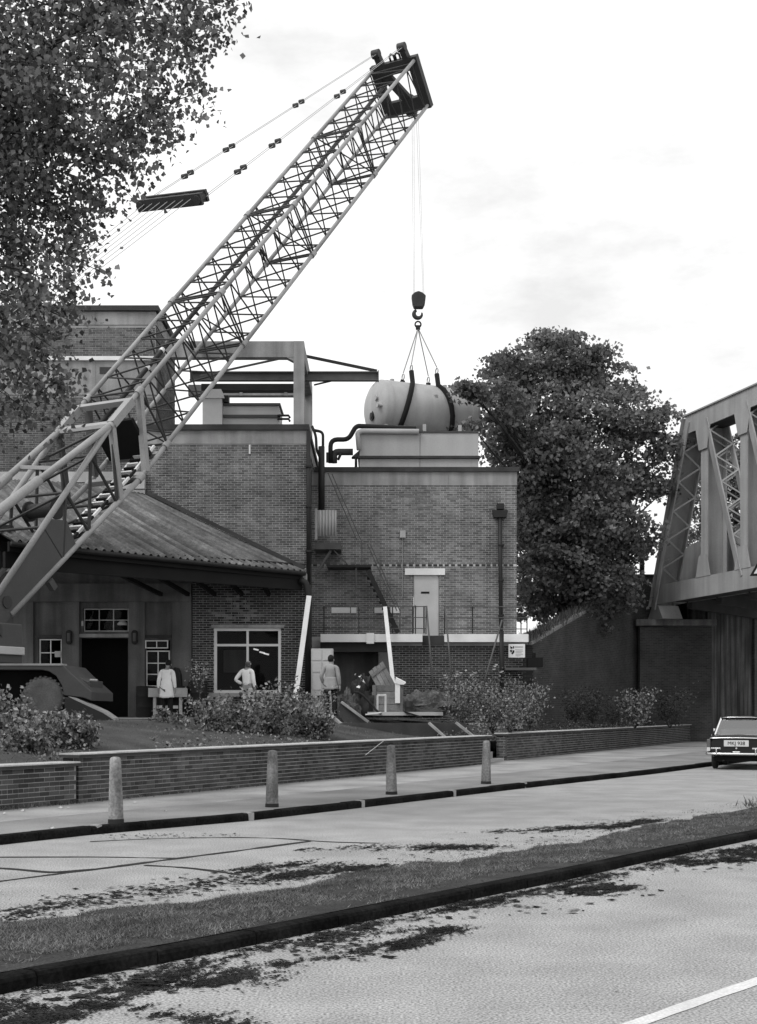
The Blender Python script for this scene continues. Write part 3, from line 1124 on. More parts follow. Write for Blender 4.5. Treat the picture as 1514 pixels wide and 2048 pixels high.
# balcony in front of it
bal = thing('balcony', (0, 44.0, FLZ), 'white edged concrete balcony with thin rails along the right hand block', 'balcony')
th = .27
for x0, x1 in ((641, 845), (889, 1057)):
    MB().box(PX(x0, 44), PX(x1, 44), 44.0, 45.6 - .02, FLZ - th, FLZ).build('slab', M['white_paint'], bal)
MB().box(PX(733, 44), PX(748, 44), 43.93, 43.996, FLZ - th - .06, FLZ + .03).build('bracket', M['white_paint'], bal)
MB().box(PX(845, 44) + .004, PX(889, 44) - .004, 44.25, 45.58, FLZ - th - .1, FLZ - .04).build('stair_head', M['coping_dark'], bal)
for yy in (1213, 1235, 1257):
    MB().tube([at(646, yy, 44.05), at(852, yy, 44.05)], .017, 6).build('rail', M['rail_grey'], bal)
    MB().tube([at(889, yy, 44.05), at(1055, yy + 1, 44.05)], .017, 6).build('rail', M['rail_grey'], bal)
for x in (648, 718, 785, 831, 852, 889, 945, 1000, 1042, 1054):
    MB().tube([at(x, 1212, 44.07), at(x, 1268, 44.07)], .021, 6).build('rail_post', M['iron_black'], bal)
for x in (826, 848):
    MB().tube([at(x, 1212, 44.5), at(x, 1267, 44.5)], .028, 6).build('rail_post', M['iron_black'], bal)
# glazed slots low in the wall behind the rails, their reflection painted white
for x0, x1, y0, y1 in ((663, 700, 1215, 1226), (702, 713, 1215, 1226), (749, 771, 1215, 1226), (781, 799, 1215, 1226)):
    MB().box(PX(x0, Y), PX(x1, Y), Y - .035, Y - .012, PZ(y1, Y), PZ(y0, Y)).build('slot_reflection', M['white_paint'], rb)
# wall under the balcony
low = thing('undercroft_wall', (0, 44.2, FC), 'dark brick wall under the balcony with a recessed plant opening', 'wall')
MB().box(PX(779, 44.3), PX(1045, 44.3), 44.3, 45.5, FC - .4, FLZ - th - .004).build('wall', M['mortar_dark'], low)
brick_run(MB(), (PX(779, 44.3), 44.3, 0), (1, 0, 0), (0, -1, 0), PX(1045, 44.3) - PX(779, 44.3), FC - .2, FLZ - th - .1).build('brickwork', M['brick_wall'], low, fix=False, kind='stuff')
MB().box(PX(640, 45.5), PX(779, 45.5), 45.45, 45.56, FC - .4, FLZ - th - .3).build('back_wall', M['render_grey'], low)
MB().box(PX(640, 44.1), PX(779, 44.1), 44.3, 45.4, FLZ - th - .32, FLZ - th - .01).build('beam', M['coping_dark'], low)
MB().box(PX(757, 44.3), PX(779, 44.3) - .003, 44.32, 44.9, FC - .2, FLZ - th - .33).build('pier', M['render_grey'], low)
MB().box(PX(1008, 43.9), PX(1070, 43.9), 43.5, 44.28, PZ(1341, 43.9), PZ(1336, 43.9)).build('shelf', M['coping'], low)
MB().box(PX(1056, 43.9), PX(1086, 43.9), 43.9, 44.4, PZ(1334, 43.9), PZ(1315, 43.9)).build('meter_box', M['black'], low)
MB().tube([at(1068, 1315, 44), at(1068, 1306, 44)], .06, 8).build('meter_cap', M['black'], low)
# notice board: picture on the left, lines of small print on the right
sg = thing('notice_sign', at(1034, 1317, 43.85), 'white rectangular notice sign with dark emblem under the balcony end', 'sign')
sY = 43.85
MB().box(PX(1017, sY), PX(1050, sY), sY, sY + .03, PZ(1315, sY), PZ(1288, sY)).build('board', M['white_paint'], sg)
em = MB()
for pts in ([(1020.5, 1291.5), (1023, 1294), (1025, 1293.5), (1024, 1297.5), (1021, 1297)], [(1026.5, 1292), (1028.5, 1292.5), (1028, 1296), (1025.5, 1297.5)],
            [(1019.5, 1301), (1023, 1299), (1024.5, 1303), (1022, 1305)], [(1025, 1300), (1029, 1301), (1028.5, 1305), (1025, 1309), (1022.5, 1306.5), (1025.5, 1303.5)]):
    em.prism([at(x, y, sY - .012) for x, y in pts], (0, .01, 0))
em.build('emblem', M['ink'], sg)
tx = MB()
for i, (a, b, y) in enumerate(((1030, 1046, 1293), (1030, 1045, 1299), (1031, 1046, 1302), (1031, 1043, 1305), (1031, 1046, 1308), (1031, 1041, 1311))):
    tx.box(PX(a, sY), PX(b, sY), sY - .010, sY - .001, PZ(y + (1.6 if i == 0 else .7), sY), PZ(y, sY))
tx.build('small_print', M['concrete'], sg)

# cooler box and its pipes on the roof
zr2 = PZ(937, 46)
cb = thing('cooler_housing', at(838, 936, 46.0), 'long pale panelled cooler housing on the right hand block roof', 'cooler')
bx0, bx1 = PX(719, 46), PX(957, 46)
xm = PX(840, 46)
for a, b in ((bx0, xm - .006), (xm + .006, bx1)):
    MB().box(a, b, 46.0, 48.4, PZ(912, 46), PZ(866, 46)).build('panel', M['cooler'], cb, bevel=.01)
    MB().box(a, b, 46.03, 48.4, zr2, PZ(917, 46)).build('panel', M['cooler'], cb, bevel=.01)
MB().box(bx0 - .06, bx1 + .05, 45.93, 48.45, PZ(917, 46) + .002, PZ(912, 46) - .002).build('ledge', M['coping_dark'], cb)
MB().box(bx0 - .02, bx1 + .01, 45.97, 48.42, PZ(866, 46) + .002, PZ(862.5, 46)).build('lid', M['crane_body'], cb)
MB().prism([at(719, 900, 46.05), at(719, 914, 46.05), at(703, 914, 46.05)], (0, .4, 0)).build('gusset', M['coping_dark'], cb)
for x, y0, y1 in ((849, 862, 848), (808, 862, 851), (772, 862, 848), (920, 862, 850)):
    MB().box(PX(x, 47) - .06, PX(x, 47) + .06, 47.0, 47.12, PZ(y0, 47), PZ(y1, 47)).build('stub', M['cooler'], cb)
pp = thing('roof_pipework', at(660, 930, 46.2), 'dark bent pipes running over the parapet to the cooler', 'pipes')


def pipe(px, Yp, r, m='iron_black', parent=None, n=10, nm='pipe'):
    pts = [at(x, y, Yp) for x, y in px]
    out = [pts[0]]
    for a, b, c in zip(pts, pts[1:], pts[2:]):       # rounded elbows
        k = min(.3, (b - a).length * .4, (c - b).length * .4)
        p, q = b + (a - b).normalized() * k, b + (c - b).normalized() * k
        for t in (0, .25, .5, .75, 1):
            out.append(p.lerp(b, t).lerp(b.lerp(q, t), t))
    out.append(pts[-1])
    return MB().tube(out, r, n).build(nm, M[m], parent, smooth=True)


pipe([(661, 926), (661, 879), (697, 879), (710, 856), (716, 852), (832, 857)], 46.2, .085, 'iron_black', pp)
pipe([(668, 926), (668, 904), (706, 904)], 46.3, .12, 'bridge_dark', pp)
pipe([(718, 900), (715, 866), (724, 862), (838, 863)], 45.9, .09, 'cream_paint', pp)
pipe([(712, 935), (712, 914)], 46.1, .05, 'iron_black', pp)
pipe([(676, 920), (683, 905)], 46.2, .05, 'iron_black', pp)
MB().tube([at(655, 905, 46.1), at(655, 925, 46.1)], .05, 8).build('valve', M['iron_black'], pp)

# pipes in the corner between the two blocks
ld = thing('roof_ladder', at(640, 1020, 45.2), 'dark iron ladder with hooped top rails in the corner between the blocks', 'ladder')
pipe([(626, 860), (646, 864), (646, 1022)], 45.2, .05, 'iron_black', ld, nm='stile')
pipe([(624, 852), (632, 872), (633, 900), (640, 915)], 45.2, .05, 'iron_black', ld, nm='stile')
MB().tube([at(643, 893, 45.15), at(643, 1024, 45.15)], .11, 8).build('stack_pipe', M['iron_black'], ld, smooth=True)
dp = thing('rain_pipe', at(616, 1405, 42.3), 'long black rain pipe running down the corner of the gantry block', 'pipe')
MB().tube([at(617, 862, 42.45), at(617, 1170, 42.45)], .07, 10).build('pipe', M['iron_black'], dp, smooth=True)
pipe([(600, 1160), (612, 1166), (617, 1190), (617, 1400)], 40.9, .11, 'iron_black', dp)
for yy in (930, 1010, 1100):
    MB().box(PX(611, 42.4), PX(623, 42.4), 42.36, 42.58, PZ(yy + 4, 42.4), PZ(yy, 42.4)).build('pipe_clip', M['iron_black'], dp)

# outside steel stair with a corrugated screen
st = thing('steel_stair', at(700, 1268, 44.6), 'dark outside steel stair with corrugated pale screen against the right block', 'staircase')
Ys = 44.7
m = MB()
rows = []
n = 48
for k in range(n + 1):
    x = PX(636, Ys) + (PX(673, Ys) - PX(636, Ys)) * k / n
    dy = .022 * math.sin(2 * math.pi * k / 8)
    rows.append([(x, Ys - .3 + dy, PZ(1074, Ys)), (x, Ys - .3 + dy, PZ(1023, Ys))])
o = MB().grid(rows).build('screen_sheet', M['cream_paint'], st, smooth=True)
sol = o.modifiers.new('thick', 'SOLIDIFY')
sol.thickness = .012
MB().box(PX(631, Ys), PX(635.5, Ys), Ys - .35, Ys - .25, PZ(1082, Ys), PZ(1020, Ys)).build('screen_post', M['concrete_pale'], st)
MB().box(PX(630, Ys), PX(682, Ys), Ys - .35, Ys + .85, PZ(1101, Ys), PZ(1088, Ys)).build('platform', M['rail_grey'], st)
MB().bar(at(662, 1101, Ys - .2), at(630, 1150, Ys - .2), .08, .08).build('bracket', M['rail_grey'], st)
MB().bar(at(668, 1101, Ys - .2), at(694, 1128, Ys - .2), .1, .04).build('stringer', M['rail_grey'], st)
MB().box(PX(655, Ys), PX(742, Ys), Ys - .3, Ys + .8, PZ(1136, Ys), PZ(1131, Ys)).build('landing', M['iron_black'], st)
for off in (-.25, .55):
    MB().bar(at(736, 1140, Ys + off), at(796, 1266, Ys + off), .05, .16).build('stringer', M['iron_black'], st)
for k in range(9):
    t = (k + .6) / 9.4
    p = at(738, 1148, Ys).lerp(at(794, 1264, Ys), t)
    MB().box(p.x - .13, p.x + .12, Ys - .22, Ys + .52, p.z - .02, p.z + .02).build('tread', M['iron_black'], st)
for a, b in (((656, 946), (714, 1080)), ((664, 948), (722, 1080)), ((741, 1088), (800, 1222)), ((735, 1088), (794, 1222))):
    MB().tube([at(*a, Ys - .27), at(*b, Ys - .27)], .02, 6).build('handrail', M['rail_grey'], st)
for x, y0, y1 in ((724, 1080, 1132), (712, 1136, 1180), (760, 1130, 1180), (800, 1222, 1266)):
    MB().tube([at(x, y0, Ys - .27), at(x, y1, Ys - .27)], .02, 6).build('baluster', M['rail_grey'], st)

# poles and planks leaning against the balcony
for lab, a, b, r_, mm, Yb in (
        ('white painted plank leaning on the balcony above the crates', (770, 1214), (787, 1375), .055, 'white_paint', 43.6),
        ('left thin scaffold pole leaning on the balcony opening', (853, 1212), (866, 1370), .03, 'rail_grey', 43.5),
        ('right thin scaffold pole leaning on the balcony opening', (890, 1214), (904, 1366), .03, 'rail_grey', 43.5),
        ('thin pole slanting left against the rain pipe under the balcony', (1004, 1240), (966, 1372), .03, 'rail_grey', 43.4),
        ('long white plank leaning beside the black rain pipe', (618, 1192), (590, 1402), .065, 'white_paint', 40.5)):
    pa, pb = at(*a, Yb + .3), at(*b, Yb - .9)
    pl = thing('leaning_pole' if r_ < .04 else 'leaning_plank', pb, lab, 'pole' if r_ < .04 else 'plank')
    if r_ < .04:
        MB().tube([pa, pb], r_, 8).build('pole', M[mm], pl, smooth=True)
    else:
        MB().bar(pa, pb, r_ * 2.4, .05, (0, -1, .2)).build('plank', M[mm], pl)

# ---- low building with the fan-shaped corrugated roof
Yl = 41.3
lw = thing('low_building', (PX(385, Yl), Yl, FC), 'low entrance building with corrugated roof, dark eaves and concrete doorway', 'building')
E1 = at(607, 1140, 41.0)
ze = E1.z
E0 = V((PX(20, FPX * (ze - EYE) / (CY - 1079)), FPX * (ze - EYE) / (CY - 1079), ze))
Upx = [(-190, 955), (0, 958), (60, 960), (150, 966), (230, 977), (292, 988)]
Uq = [at(x, y, 42.25 if x < 292 else 42.5) for x, y in Upx]


def upoint(t):
    f = t * (len(Uq) - 1)
    i = min(int(f), len(Uq) - 2)
    return Uq[i].lerp(Uq[i + 1], f - i)


NS = 40                                             # sheets
PER = 1                                             # corrugations in a sheet
K = 8
for sidx in range(NS):
    rows = []
    for k in range(PER * K + 1):
        t = (sidx + k / (PER * K)) / NS
        a, b = upoint(t), E0.lerp(E1, t)
        wv = math.cos(2 * math.pi * k / K)
        row = []
        for u in (0, .25, .5, .75, 1.0):
            p = a.lerp(b, u)
            p = p + V((0, 0, .05 * wv * (.4 + .6 * u) - .10 * math.sin(math.pi * u) * .5))
            row.append(p)
        row.append(row[-1] + (b - a).normalized() * .12)
        rows.append(row)
    o = MB().grid(rows).build('roof_sheet', M['roof_sheet'], lw, smooth=True)
    so = o.modifiers.new('thick', 'SOLIDIFY')
    so.thickness = .014
MB().bar(upoint(1) + V((.02, -.03, .06)), E1 + V((.03, 0, .06)), .10, .12).build('verge_flashing', M['coping_dark'], lw)
ed = (E1 - E0).normalized()
en = V((-ed.y, ed.x, 0))
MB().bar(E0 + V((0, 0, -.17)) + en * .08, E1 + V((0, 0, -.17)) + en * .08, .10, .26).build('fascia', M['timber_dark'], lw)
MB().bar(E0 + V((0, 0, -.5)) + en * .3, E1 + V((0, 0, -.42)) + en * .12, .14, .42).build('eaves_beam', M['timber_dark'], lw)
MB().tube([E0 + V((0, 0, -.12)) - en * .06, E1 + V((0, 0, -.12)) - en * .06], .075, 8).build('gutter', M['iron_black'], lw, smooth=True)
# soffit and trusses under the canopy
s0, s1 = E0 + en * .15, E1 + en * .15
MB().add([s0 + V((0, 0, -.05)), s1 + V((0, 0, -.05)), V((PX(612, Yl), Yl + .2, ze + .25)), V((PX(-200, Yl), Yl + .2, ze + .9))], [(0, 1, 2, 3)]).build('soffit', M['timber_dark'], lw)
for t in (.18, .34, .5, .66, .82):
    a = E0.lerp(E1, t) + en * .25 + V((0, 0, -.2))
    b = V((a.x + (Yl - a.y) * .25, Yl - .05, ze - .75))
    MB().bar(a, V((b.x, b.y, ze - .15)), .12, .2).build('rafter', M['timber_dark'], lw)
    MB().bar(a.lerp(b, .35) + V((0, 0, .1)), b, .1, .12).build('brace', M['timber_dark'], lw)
# brick part with the large window
bx0, bx1 = PX(385, Yl), PX(611, Yl)
wx0, wx1, wz0, wz1 = PX(428, Yl), PX(562, Yl), PZ(1386, Yl), PZ(1256, Yl)
tile_wall(MB(), bx0, bx1, FC - .3, ze + .1, Yl, Yl + .3, [(wx0, wx1, wz0, wz1)]).build('wall', M['mortar_dark'], lw)
m = MB()
brick_run(m, (bx0, Yl, 0), (1, 0, 0), (0, -1, 0), bx1 - bx0, FC - .1, ze - .3, [(wx0 - bx0, wx1 - bx0, wz0, wz1)])
brick_run(m, (bx1, Yl, 0), (0, 1, 0), (1, 0, 0), 1.2, FC - .1, ze - .3)
m.build('brickwork', M['brick_wall'], lw, fix=False, kind='stuff')
MB().box(bx1 - .2, bx1 - .003, Yl + .3, Yl + 1.28, FC - .3, ze).build('return_wall', M['mortar_dark'], lw)
patched(lw, Yl, FC - .1, 470, 1222, 28, 20, 60, (395, 585), (1175, 1250))
w = window(lw, wx0, wx1, wz0, wz1, Yl + .02, [.5], [.76], .09, .075, 'white_paint')
MB().box(wx0 - .08, wx1 + .1, Yl - .09, Yl - .012, wz1 + .002, wz1 + .10).build('window_head', M['concrete'], lw)
MB().box(wx0 - .15, wx1 + .05, Yl - .14, Yl + .02, wz0 - .12, wz0 - .003).build('window_sill', M['concrete_pale'], lw)
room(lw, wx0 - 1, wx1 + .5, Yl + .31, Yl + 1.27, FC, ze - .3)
MB().box(PX(447, Yl + .9), PX(492, Yl + .9), Yl + .9, Yl + .95, PZ(1345, Yl + .9), PZ(1300, Yl + .9)).build('notice_board', M['render_grey'], lw)
for x, y in ((512, 1299), (524, 1305), (533, 1308)):
    p = at(x, y, Yl + .8)
    MB().bar(p - V((.08, 0, -.02)), p + V((.08, 0, -.02)), .05, .05).build('strip_lamp', M['lamp_lit'], lw)
# concrete doorway front
Yp = 41.45
hx = [(PX(160, Yp), PX(256, Yp), FC - .3, PZ(1276, Yp)), (PX(166, Yp), PX(258, Yp), PZ(1264, Yp), PZ(1216, Yp)),
      (PX(77, Yp), PX(124, Yp), PZ(1362, Yp), PZ(1277, Yp)), (PX(291, Yp), PX(340, Yp), PZ(1374, Yp), PZ(1280, Yp))]
tile_wall(MB(), PX(-220, Yp), PX(385, Yp) - .004, FC - .3, ze, Yp, Yp + .25, hx).build('doorway_wall', M['render_grey'], lw)
for x0, x1, y1 in ((124.6, 159.4, 1172), (258.6, 290.4, 1172), (345, 384, 1172), (28, 68, 1172)):
    MB().box(PX(x0, Yp), PX(x1, Yp), Yp - .09, Yp - .003, FC - .3, PZ(y1, Yp)).build('pilaster', M['render_grey'], lw)
MB().box(PX(-60, Yp), PX(384, Yp), Yp - .16, Yp - .094, PZ(1204, Yp), PZ(1168, Yp)).build('lintel_band', M['render_grey'], lw)
MB().box(PX(158, Yp), PX(258, Yp), Yp - .07, Yp - .002, PZ(1275, Yp), PZ(1268, Yp)).build('door_head', M['concrete'], lw)
for x0, x1 in ((70, 123), (291, 343)):
    MB().box(PX(x0, Yp), PX(x1, Yp), Yp - .06, Yp - .002, PZ(1276, Yp), PZ(1270, Yp)).build('hood_mould', M['coping_dark'], lw)
window(lw, PX(167, Yp), PX(257, Yp), PZ(1263, Yp), PZ(1217, Yp), Yp + .05, [.333, .667], [.5], .035, .03, 'concrete_pale')
window(lw, PX(78, Yp), PX(123, Yp), PZ(1361, Yp), PZ(1278, Yp), Yp + .05, [.5], [.33, .68], .035, .03, 'white_paint')
window(lw, PX(292, Yp), PX(339, Yp), PZ(1373, Yp), PZ(1301, Yp), Yp + .05, [.5], [.33, .66], .035, .03, 'white_paint')
# top light of the right window stands open
tl = MB()
zt1, zb1 = PZ(1281, Yp), PZ(1295, Yp)
window(lw, PX(291.5, Yp), PX(337, Yp), PZ(1297, Yp), PZ(1281, Yp), Yp - .1, [.5], [], .03, .025, 'white_paint', name='top_light')
MB().box(PX(109, Yp), PX(121, Yp), Yp + .03, Yp + .045, PZ(1314, Yp), PZ(1302, Yp)).build('paper_notice', M['cream_paint'], lw)
MB().lathe([(.0, 0), (.16, .01), (.17, .05), (.1, .13), (.02, .16)], 14, at(245, 1251, Yp + .12)).build('bowl_lamp', M['cream_paint'], lw, smooth=True)
MB().box(PX(163, Yp), PX(167, Yp), Yp - .03, Yp + .02, PZ(1252, Yp), PZ(1242, Yp)).build('latch', M['cream_paint'], lw)
for x in (140, 271):
    m = MB()
    pr = []
    for k in range(20):
        t = 2 * math.pi * k / 20
        cy_ = .13 if math.sin(t) > 0 else -.13
        pr.append(V((PX(x, Yp) + .10 * math.cos(t), Yp - .2, PZ(1275, Yp) + cy_ + .10 * math.sin(t))))
    m.prism(pr, (0, .1, 0))
    o = m.build('bulkhead_lamp', M['iron_black'], lw, bevel=.02)
    MB().box(PX(x, Yp) - .045, PX(x, Yp) + .045, Yp - .215, Yp - .203, PZ(1275, Yp) - .13, PZ(1275, Yp) + .13).build('lamp_glass', M['render_grey'], o)
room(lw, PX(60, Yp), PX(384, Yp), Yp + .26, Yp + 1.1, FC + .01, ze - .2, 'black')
dl = thing('canopy_lamp', at(290, 1120, 38.6), 'pale dish lamp hanging under the dark canopy', 'lamp')
pL = at(290, 1152, 38.6)
MB().lathe([(.18, 0), (.175, .02), (.06, .09), (.035, .14), (.03, .2)], 16, pL).build('shade', M['concrete_pale'], dl, smooth=40)
MB().tube([pL + V((0, 0, .2)), pL + V((0, 0, .62))], .012, 6).build('rod', M['iron_black'], dl)

# ================================================================== RAILWAY BRIDGE, ABUTMENT AND WING WALL


def BY(x):
    """depth of the near girder plane at photograph column x (the girder runs almost straight towards the camera)"""
    return 74392.0 / (x - 57.6)


def gx(Yq):
    return 12.86 + (58.56 - Yq) * .2694


br = thing('railway_bridge', (gx(60), 60, 5.75), 'riveted steel truss railway bridge crossing the road at right', 'bridge')
ZB, ZT = 6.47, 14.45                                   # bottom of bottom chord, top of top chord
gd = V((gx(30) - gx(60), -30, 0)).normalized()       # along the girder, towards the camera
gs = V((gd.y, -gd.x, 0))                             # sideways
if gs.x < 0:
    gs = -gs
UP = V((0, 0, 1))
WB = .95                                             # truss members are boxes this wide


def gp(Yq, z, off=0.0):
    return V((gx(Yq), Yq, z)) + gs * off


# chords
YE = 59.2                                            # foot of the end post
YH = 56.2                                            # hip
for off in (0.0, WB):
    MB().bar(gp(YE + .2, ZB + .42, off), gp(22, ZB + .42, off), .07, .84).build('bottom_chord', M['bridge'], br)
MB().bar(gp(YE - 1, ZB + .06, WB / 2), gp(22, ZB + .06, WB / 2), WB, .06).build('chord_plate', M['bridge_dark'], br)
for off in (0.0, WB):
    MB().bar(gp(YH + .35, ZT - .42, off), gp(22, ZT - .42, off), .07, .78).build('top_chord', M['bridge'], br)
MB().bar(gp(YH + .5, ZT, WB / 2), gp(22, ZT, WB / 2), WB + .2, .06).build('chord_plate', M['bridge'], br)
MB().bar(gp(YH + .0, ZT - .80, WB / 2), gp(22, ZT - .80, WB / 2), WB * .92, .03).build('chord_plate', M['bridge_dark'], br)


def laced(a, b, depth, up, nm, lace=True, wmat='bridge'):
    """a truss member: two plates WB apart with zig-zag lacing between"""
    mem = part_root(nm, br)
    for off in (0.0, WB):
        MB().bar(a + gs * off, b + gs * off, .06, depth, up).build('web_plate', M[wmat], mem)
    if lace:
        d = (b - a)
        n = max(3, int(d.length / .62))
        u = (V(up) - d.normalized() * V(up).dot(d.normalized())).normalized()
        for fl in (-1, 1):
            for k in range(n):
                p, q = a + d * (k / n), a + d * ((k + 1) / n)
                o1, o2 = (0.02, WB - .02) if k % 2 else (WB - .02, 0.02)
                MB().bar(p + gs * o1 + u * fl * depth * .46, q + gs * o2 + u * fl * depth * .46, .07, .025, u).build('lacing_bar', M[wmat], mem)
    return mem


laced(gp(YE + .35, ZB - .15), gp(YH + .25, ZT - .25), .62, (0, .8, .6), 'end_post')
MB().bar(gp(YE + .62, ZB - .1, WB / 2), gp(YH + .55, ZT - .1, WB / 2), WB + .15, .05, (0, .8, .6)).build('end_post_cover', M['bridge'], br)
panel = 3.05
Yv = 55.1
k = 0
while Yv > 24:
    # vertical: I section
    vt = part_root('vertical', br)
    for off in (0.04, WB - .04):
        MB().bar(gp(Yv, ZB + .5, off), gp(Yv, ZT - .5, off), .05, .55, gd).build('flange', M['bridge'], vt)
    MB().bar(gp(Yv, ZB + .5, WB / 2), gp(Yv, ZT - .5, WB / 2), WB - .14, .05, gd).build('web', M['bridge'], vt)
    laced(gp(Yv - .15, ZT - .55), gp(Yv - panel + .22, ZB + .5), .44, (0, .8, -.6), 'diagonal')
    # gusset plates
    for z0, z1 in ((ZB + .84, ZB + 1.75), (ZT - 1.75, ZT - .82)):
        top = z0 > 10
        w0, w1 = (.34, .62) if top else (.62, .34)
        c = gp(Yv, 0, -.055)
        MB().prism([c - gd * w0 + UP * z0, c + gd * w0 + UP * z0, c + gd * w1 + UP * z1, c - gd * w1 + UP * z1], gs * .018).build('gusset', M['bridge'], br)
    Yv -= panel
# deck, parapet plate, cross girders
far = 9.0
m = MB()
m.prism([gp(60.5, ZB + .30, WB + .06), gp(22, ZB + .30, WB + .06), gp(22, ZB + .30, far), gp(74, ZB + .30, far)], (0, 0, .35))
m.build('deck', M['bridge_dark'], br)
Yv = 58.0
while Yv > 24:
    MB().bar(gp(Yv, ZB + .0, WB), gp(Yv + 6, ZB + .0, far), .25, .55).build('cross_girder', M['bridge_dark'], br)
    Yv -= 2.5
pr = [gp(61.5, ZB + .66, 1.5), gp(61.2, ZB + 1.1, 1.5), gp(60.2, ZB + 2.1, 1.5), gp(59.3, ZB + 2.6, 1.5), gp(58.6, ZB + 2.75, 1.5), gp(24, ZB + 2.75, 1.5), gp(24, ZB + .66, 1.5)]
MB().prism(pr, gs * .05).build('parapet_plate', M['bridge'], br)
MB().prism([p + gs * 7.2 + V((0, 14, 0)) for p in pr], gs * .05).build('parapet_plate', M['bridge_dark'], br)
# bearing shoe on the pier
c = gp(YE + .15, 5.78, WB / 2)
MB().prism([c - gd * .75 - gs * .5, c + gd * .75 - gs * .5, c + gd * .3 - gs * .5 + UP * .62, c - gd * .3 - gs * .5 + UP * .62], gs * 1.0).build('bearing_shoe', M['bridge'], br)
# triangular height warning sign hung on the bottom chord, cut by the picture edge
sgn = thing('warning_sign', gp(BY(1530), ZB, -.1), 'white triangular warning sign with dark border on the bridge girder', 'sign')
Yq = BY(1530)
c = gp(Yq, 1.65 + (1420 - 1136) * Yq / FPX, -.10)
c = V((PX(1532, Yq - .5), Yq - .5, c.z))
EX = V((1, 0, 0))
tri = [c - EX * .62 - UP * .36, c + EX * .62 - UP * .36, c + UP * .72]
MB().prism(tri, (0, .03, 0)).build('border', M['ink'], sgn)
c2 = c - V((0, .012, 0))
tri2 = [c2 - EX * .47 - UP * .27, c2 + EX * .47 - UP * .27, c2 + UP * .53]
MB().prism(tri2, (0, .010, 0)).build('face', M['white_paint'], sgn)

# abutment pier with its cap
ab = thing('bridge_abutment', (13.5, 60, .1), 'dark stained brick abutment pier carrying the bridge end', 'abutment')
MB().box(11.95, 15.3, 59.7, 62.4, -.3, 5.50).build('pier', M['brick_dark'], ab)
MB().box(11.98, 13.05, 59.55, 59.697, -.3, 5.45).build('pilaster', M['brick_dark'], ab)
MB().box(11.75, 15.45, 59.35, 62.5, 5.503, 5.80).build('pier_cap', M['pier_stone'], ab, bevel=.03)
MB().box(11.75, 13.3, 60.9, 62.6, 5.783, 7.9).build('pedestal', M['brick_dark'], ab)
MB().box(11.65, 13.4, 60.8, 62.7, 7.903, 8.0).build('pedestal_cap', M['coping_dark'], ab)
MB().tube([at(1284, 1153, 61.5), at(1284, 1100, 61.5)], .12, 8).build('signal_post', M['iron_black'], ab, smooth=True)
MB().box(13.31, 16.4, 62.61, 63.4, -.3, 7.2).build('ballast_wall', M['brick_dark'], ab)
rdv = V((.60, .80, 0))
rn = V((.80, -.60, 0))
A = V((15.28, 60.4, 0))
for k in range(5):
    p = A + rdv * (k * 6.0)
    MB().obox(p + rdv * 3.0 - rn * .5 + UP * 3.4, rdv, rn, UP, 2.99, .5, 3.7).build('abutment_wall', M['abutment'], ab)
    MB().obox(p + rdv * 5.9 + rn * .06 + UP * 3.0, rdv, rn, UP, .25, .055, 3.25).build('buttress', M['brick_dark'], ab)
MB().tube([at(1434, 1290, 62.3), at(1434, 1470, 62.3)], .07, 8).build('drain_pipe', M['black'], ab)

# sloping wing wall and the bank behind it
B0, B1 = V((11.93, 60.2, 0)), V((5.9, 50.0, 0))
wd = (B1 - B0).normalized()
wnrm = V((wd.y, -wd.x, 0))
if wnrm.y > 0:
    wnrm = -wnrm
ww = thing('wing_wall', B1, 'sloping dark brick wing wall running down from the abutment', 'wall')
zA, zB_ = 7.5, 4.15
MB().prism([B0 + UP * -.3, B1 + UP * -.3, B1 + UP * zB_, B0 + UP * zA], -wnrm * .6).build('wall', M['brick_dark'], ww)
L = (B1 - B0).length
n = 14
for k in range(n):
    a, b = B0 + wd * (L * k / n), B0 + wd * (L * (k + 1) / n - .02)
    za, zb = zA + (zB_ - zA) * k / n, zA + (zB_ - zA) * (k + 1) / n
    MB().prism([a + UP * (za + .004), b + UP * (zb + .004), b + UP * (zb + .13), a + UP * (za + .13)], -wnrm * .72).build('coping_stone', M['concrete'], ww)
    ww.children[-1].location = tuple(wnrm * .06)
rows = []
for i in range(16):
    t = i / 15
    p = B0.lerp(B1, t) + UP * (zA + (zB_ - zA) * t) - wnrm * .3
    q = V((13, 84, 7.4)).lerp(V((5.0, 84, 5.2)), t)
    rows.append([p.lerp(q, u) + UP * (mnoise.noise(p.lerp(q, u)) * .25) for u in (0, .08, .2, .4, .7, 1)])
MB().grid(rows).build('embankment', M['lawn'], smooth=True, kind='structure')
wing_top = [(B0.lerp(B1, t) - wnrm * .35 + UP * (zA + (zB_ - zA) * t + .1)) for t in np.linspace(0, 1, 60)]

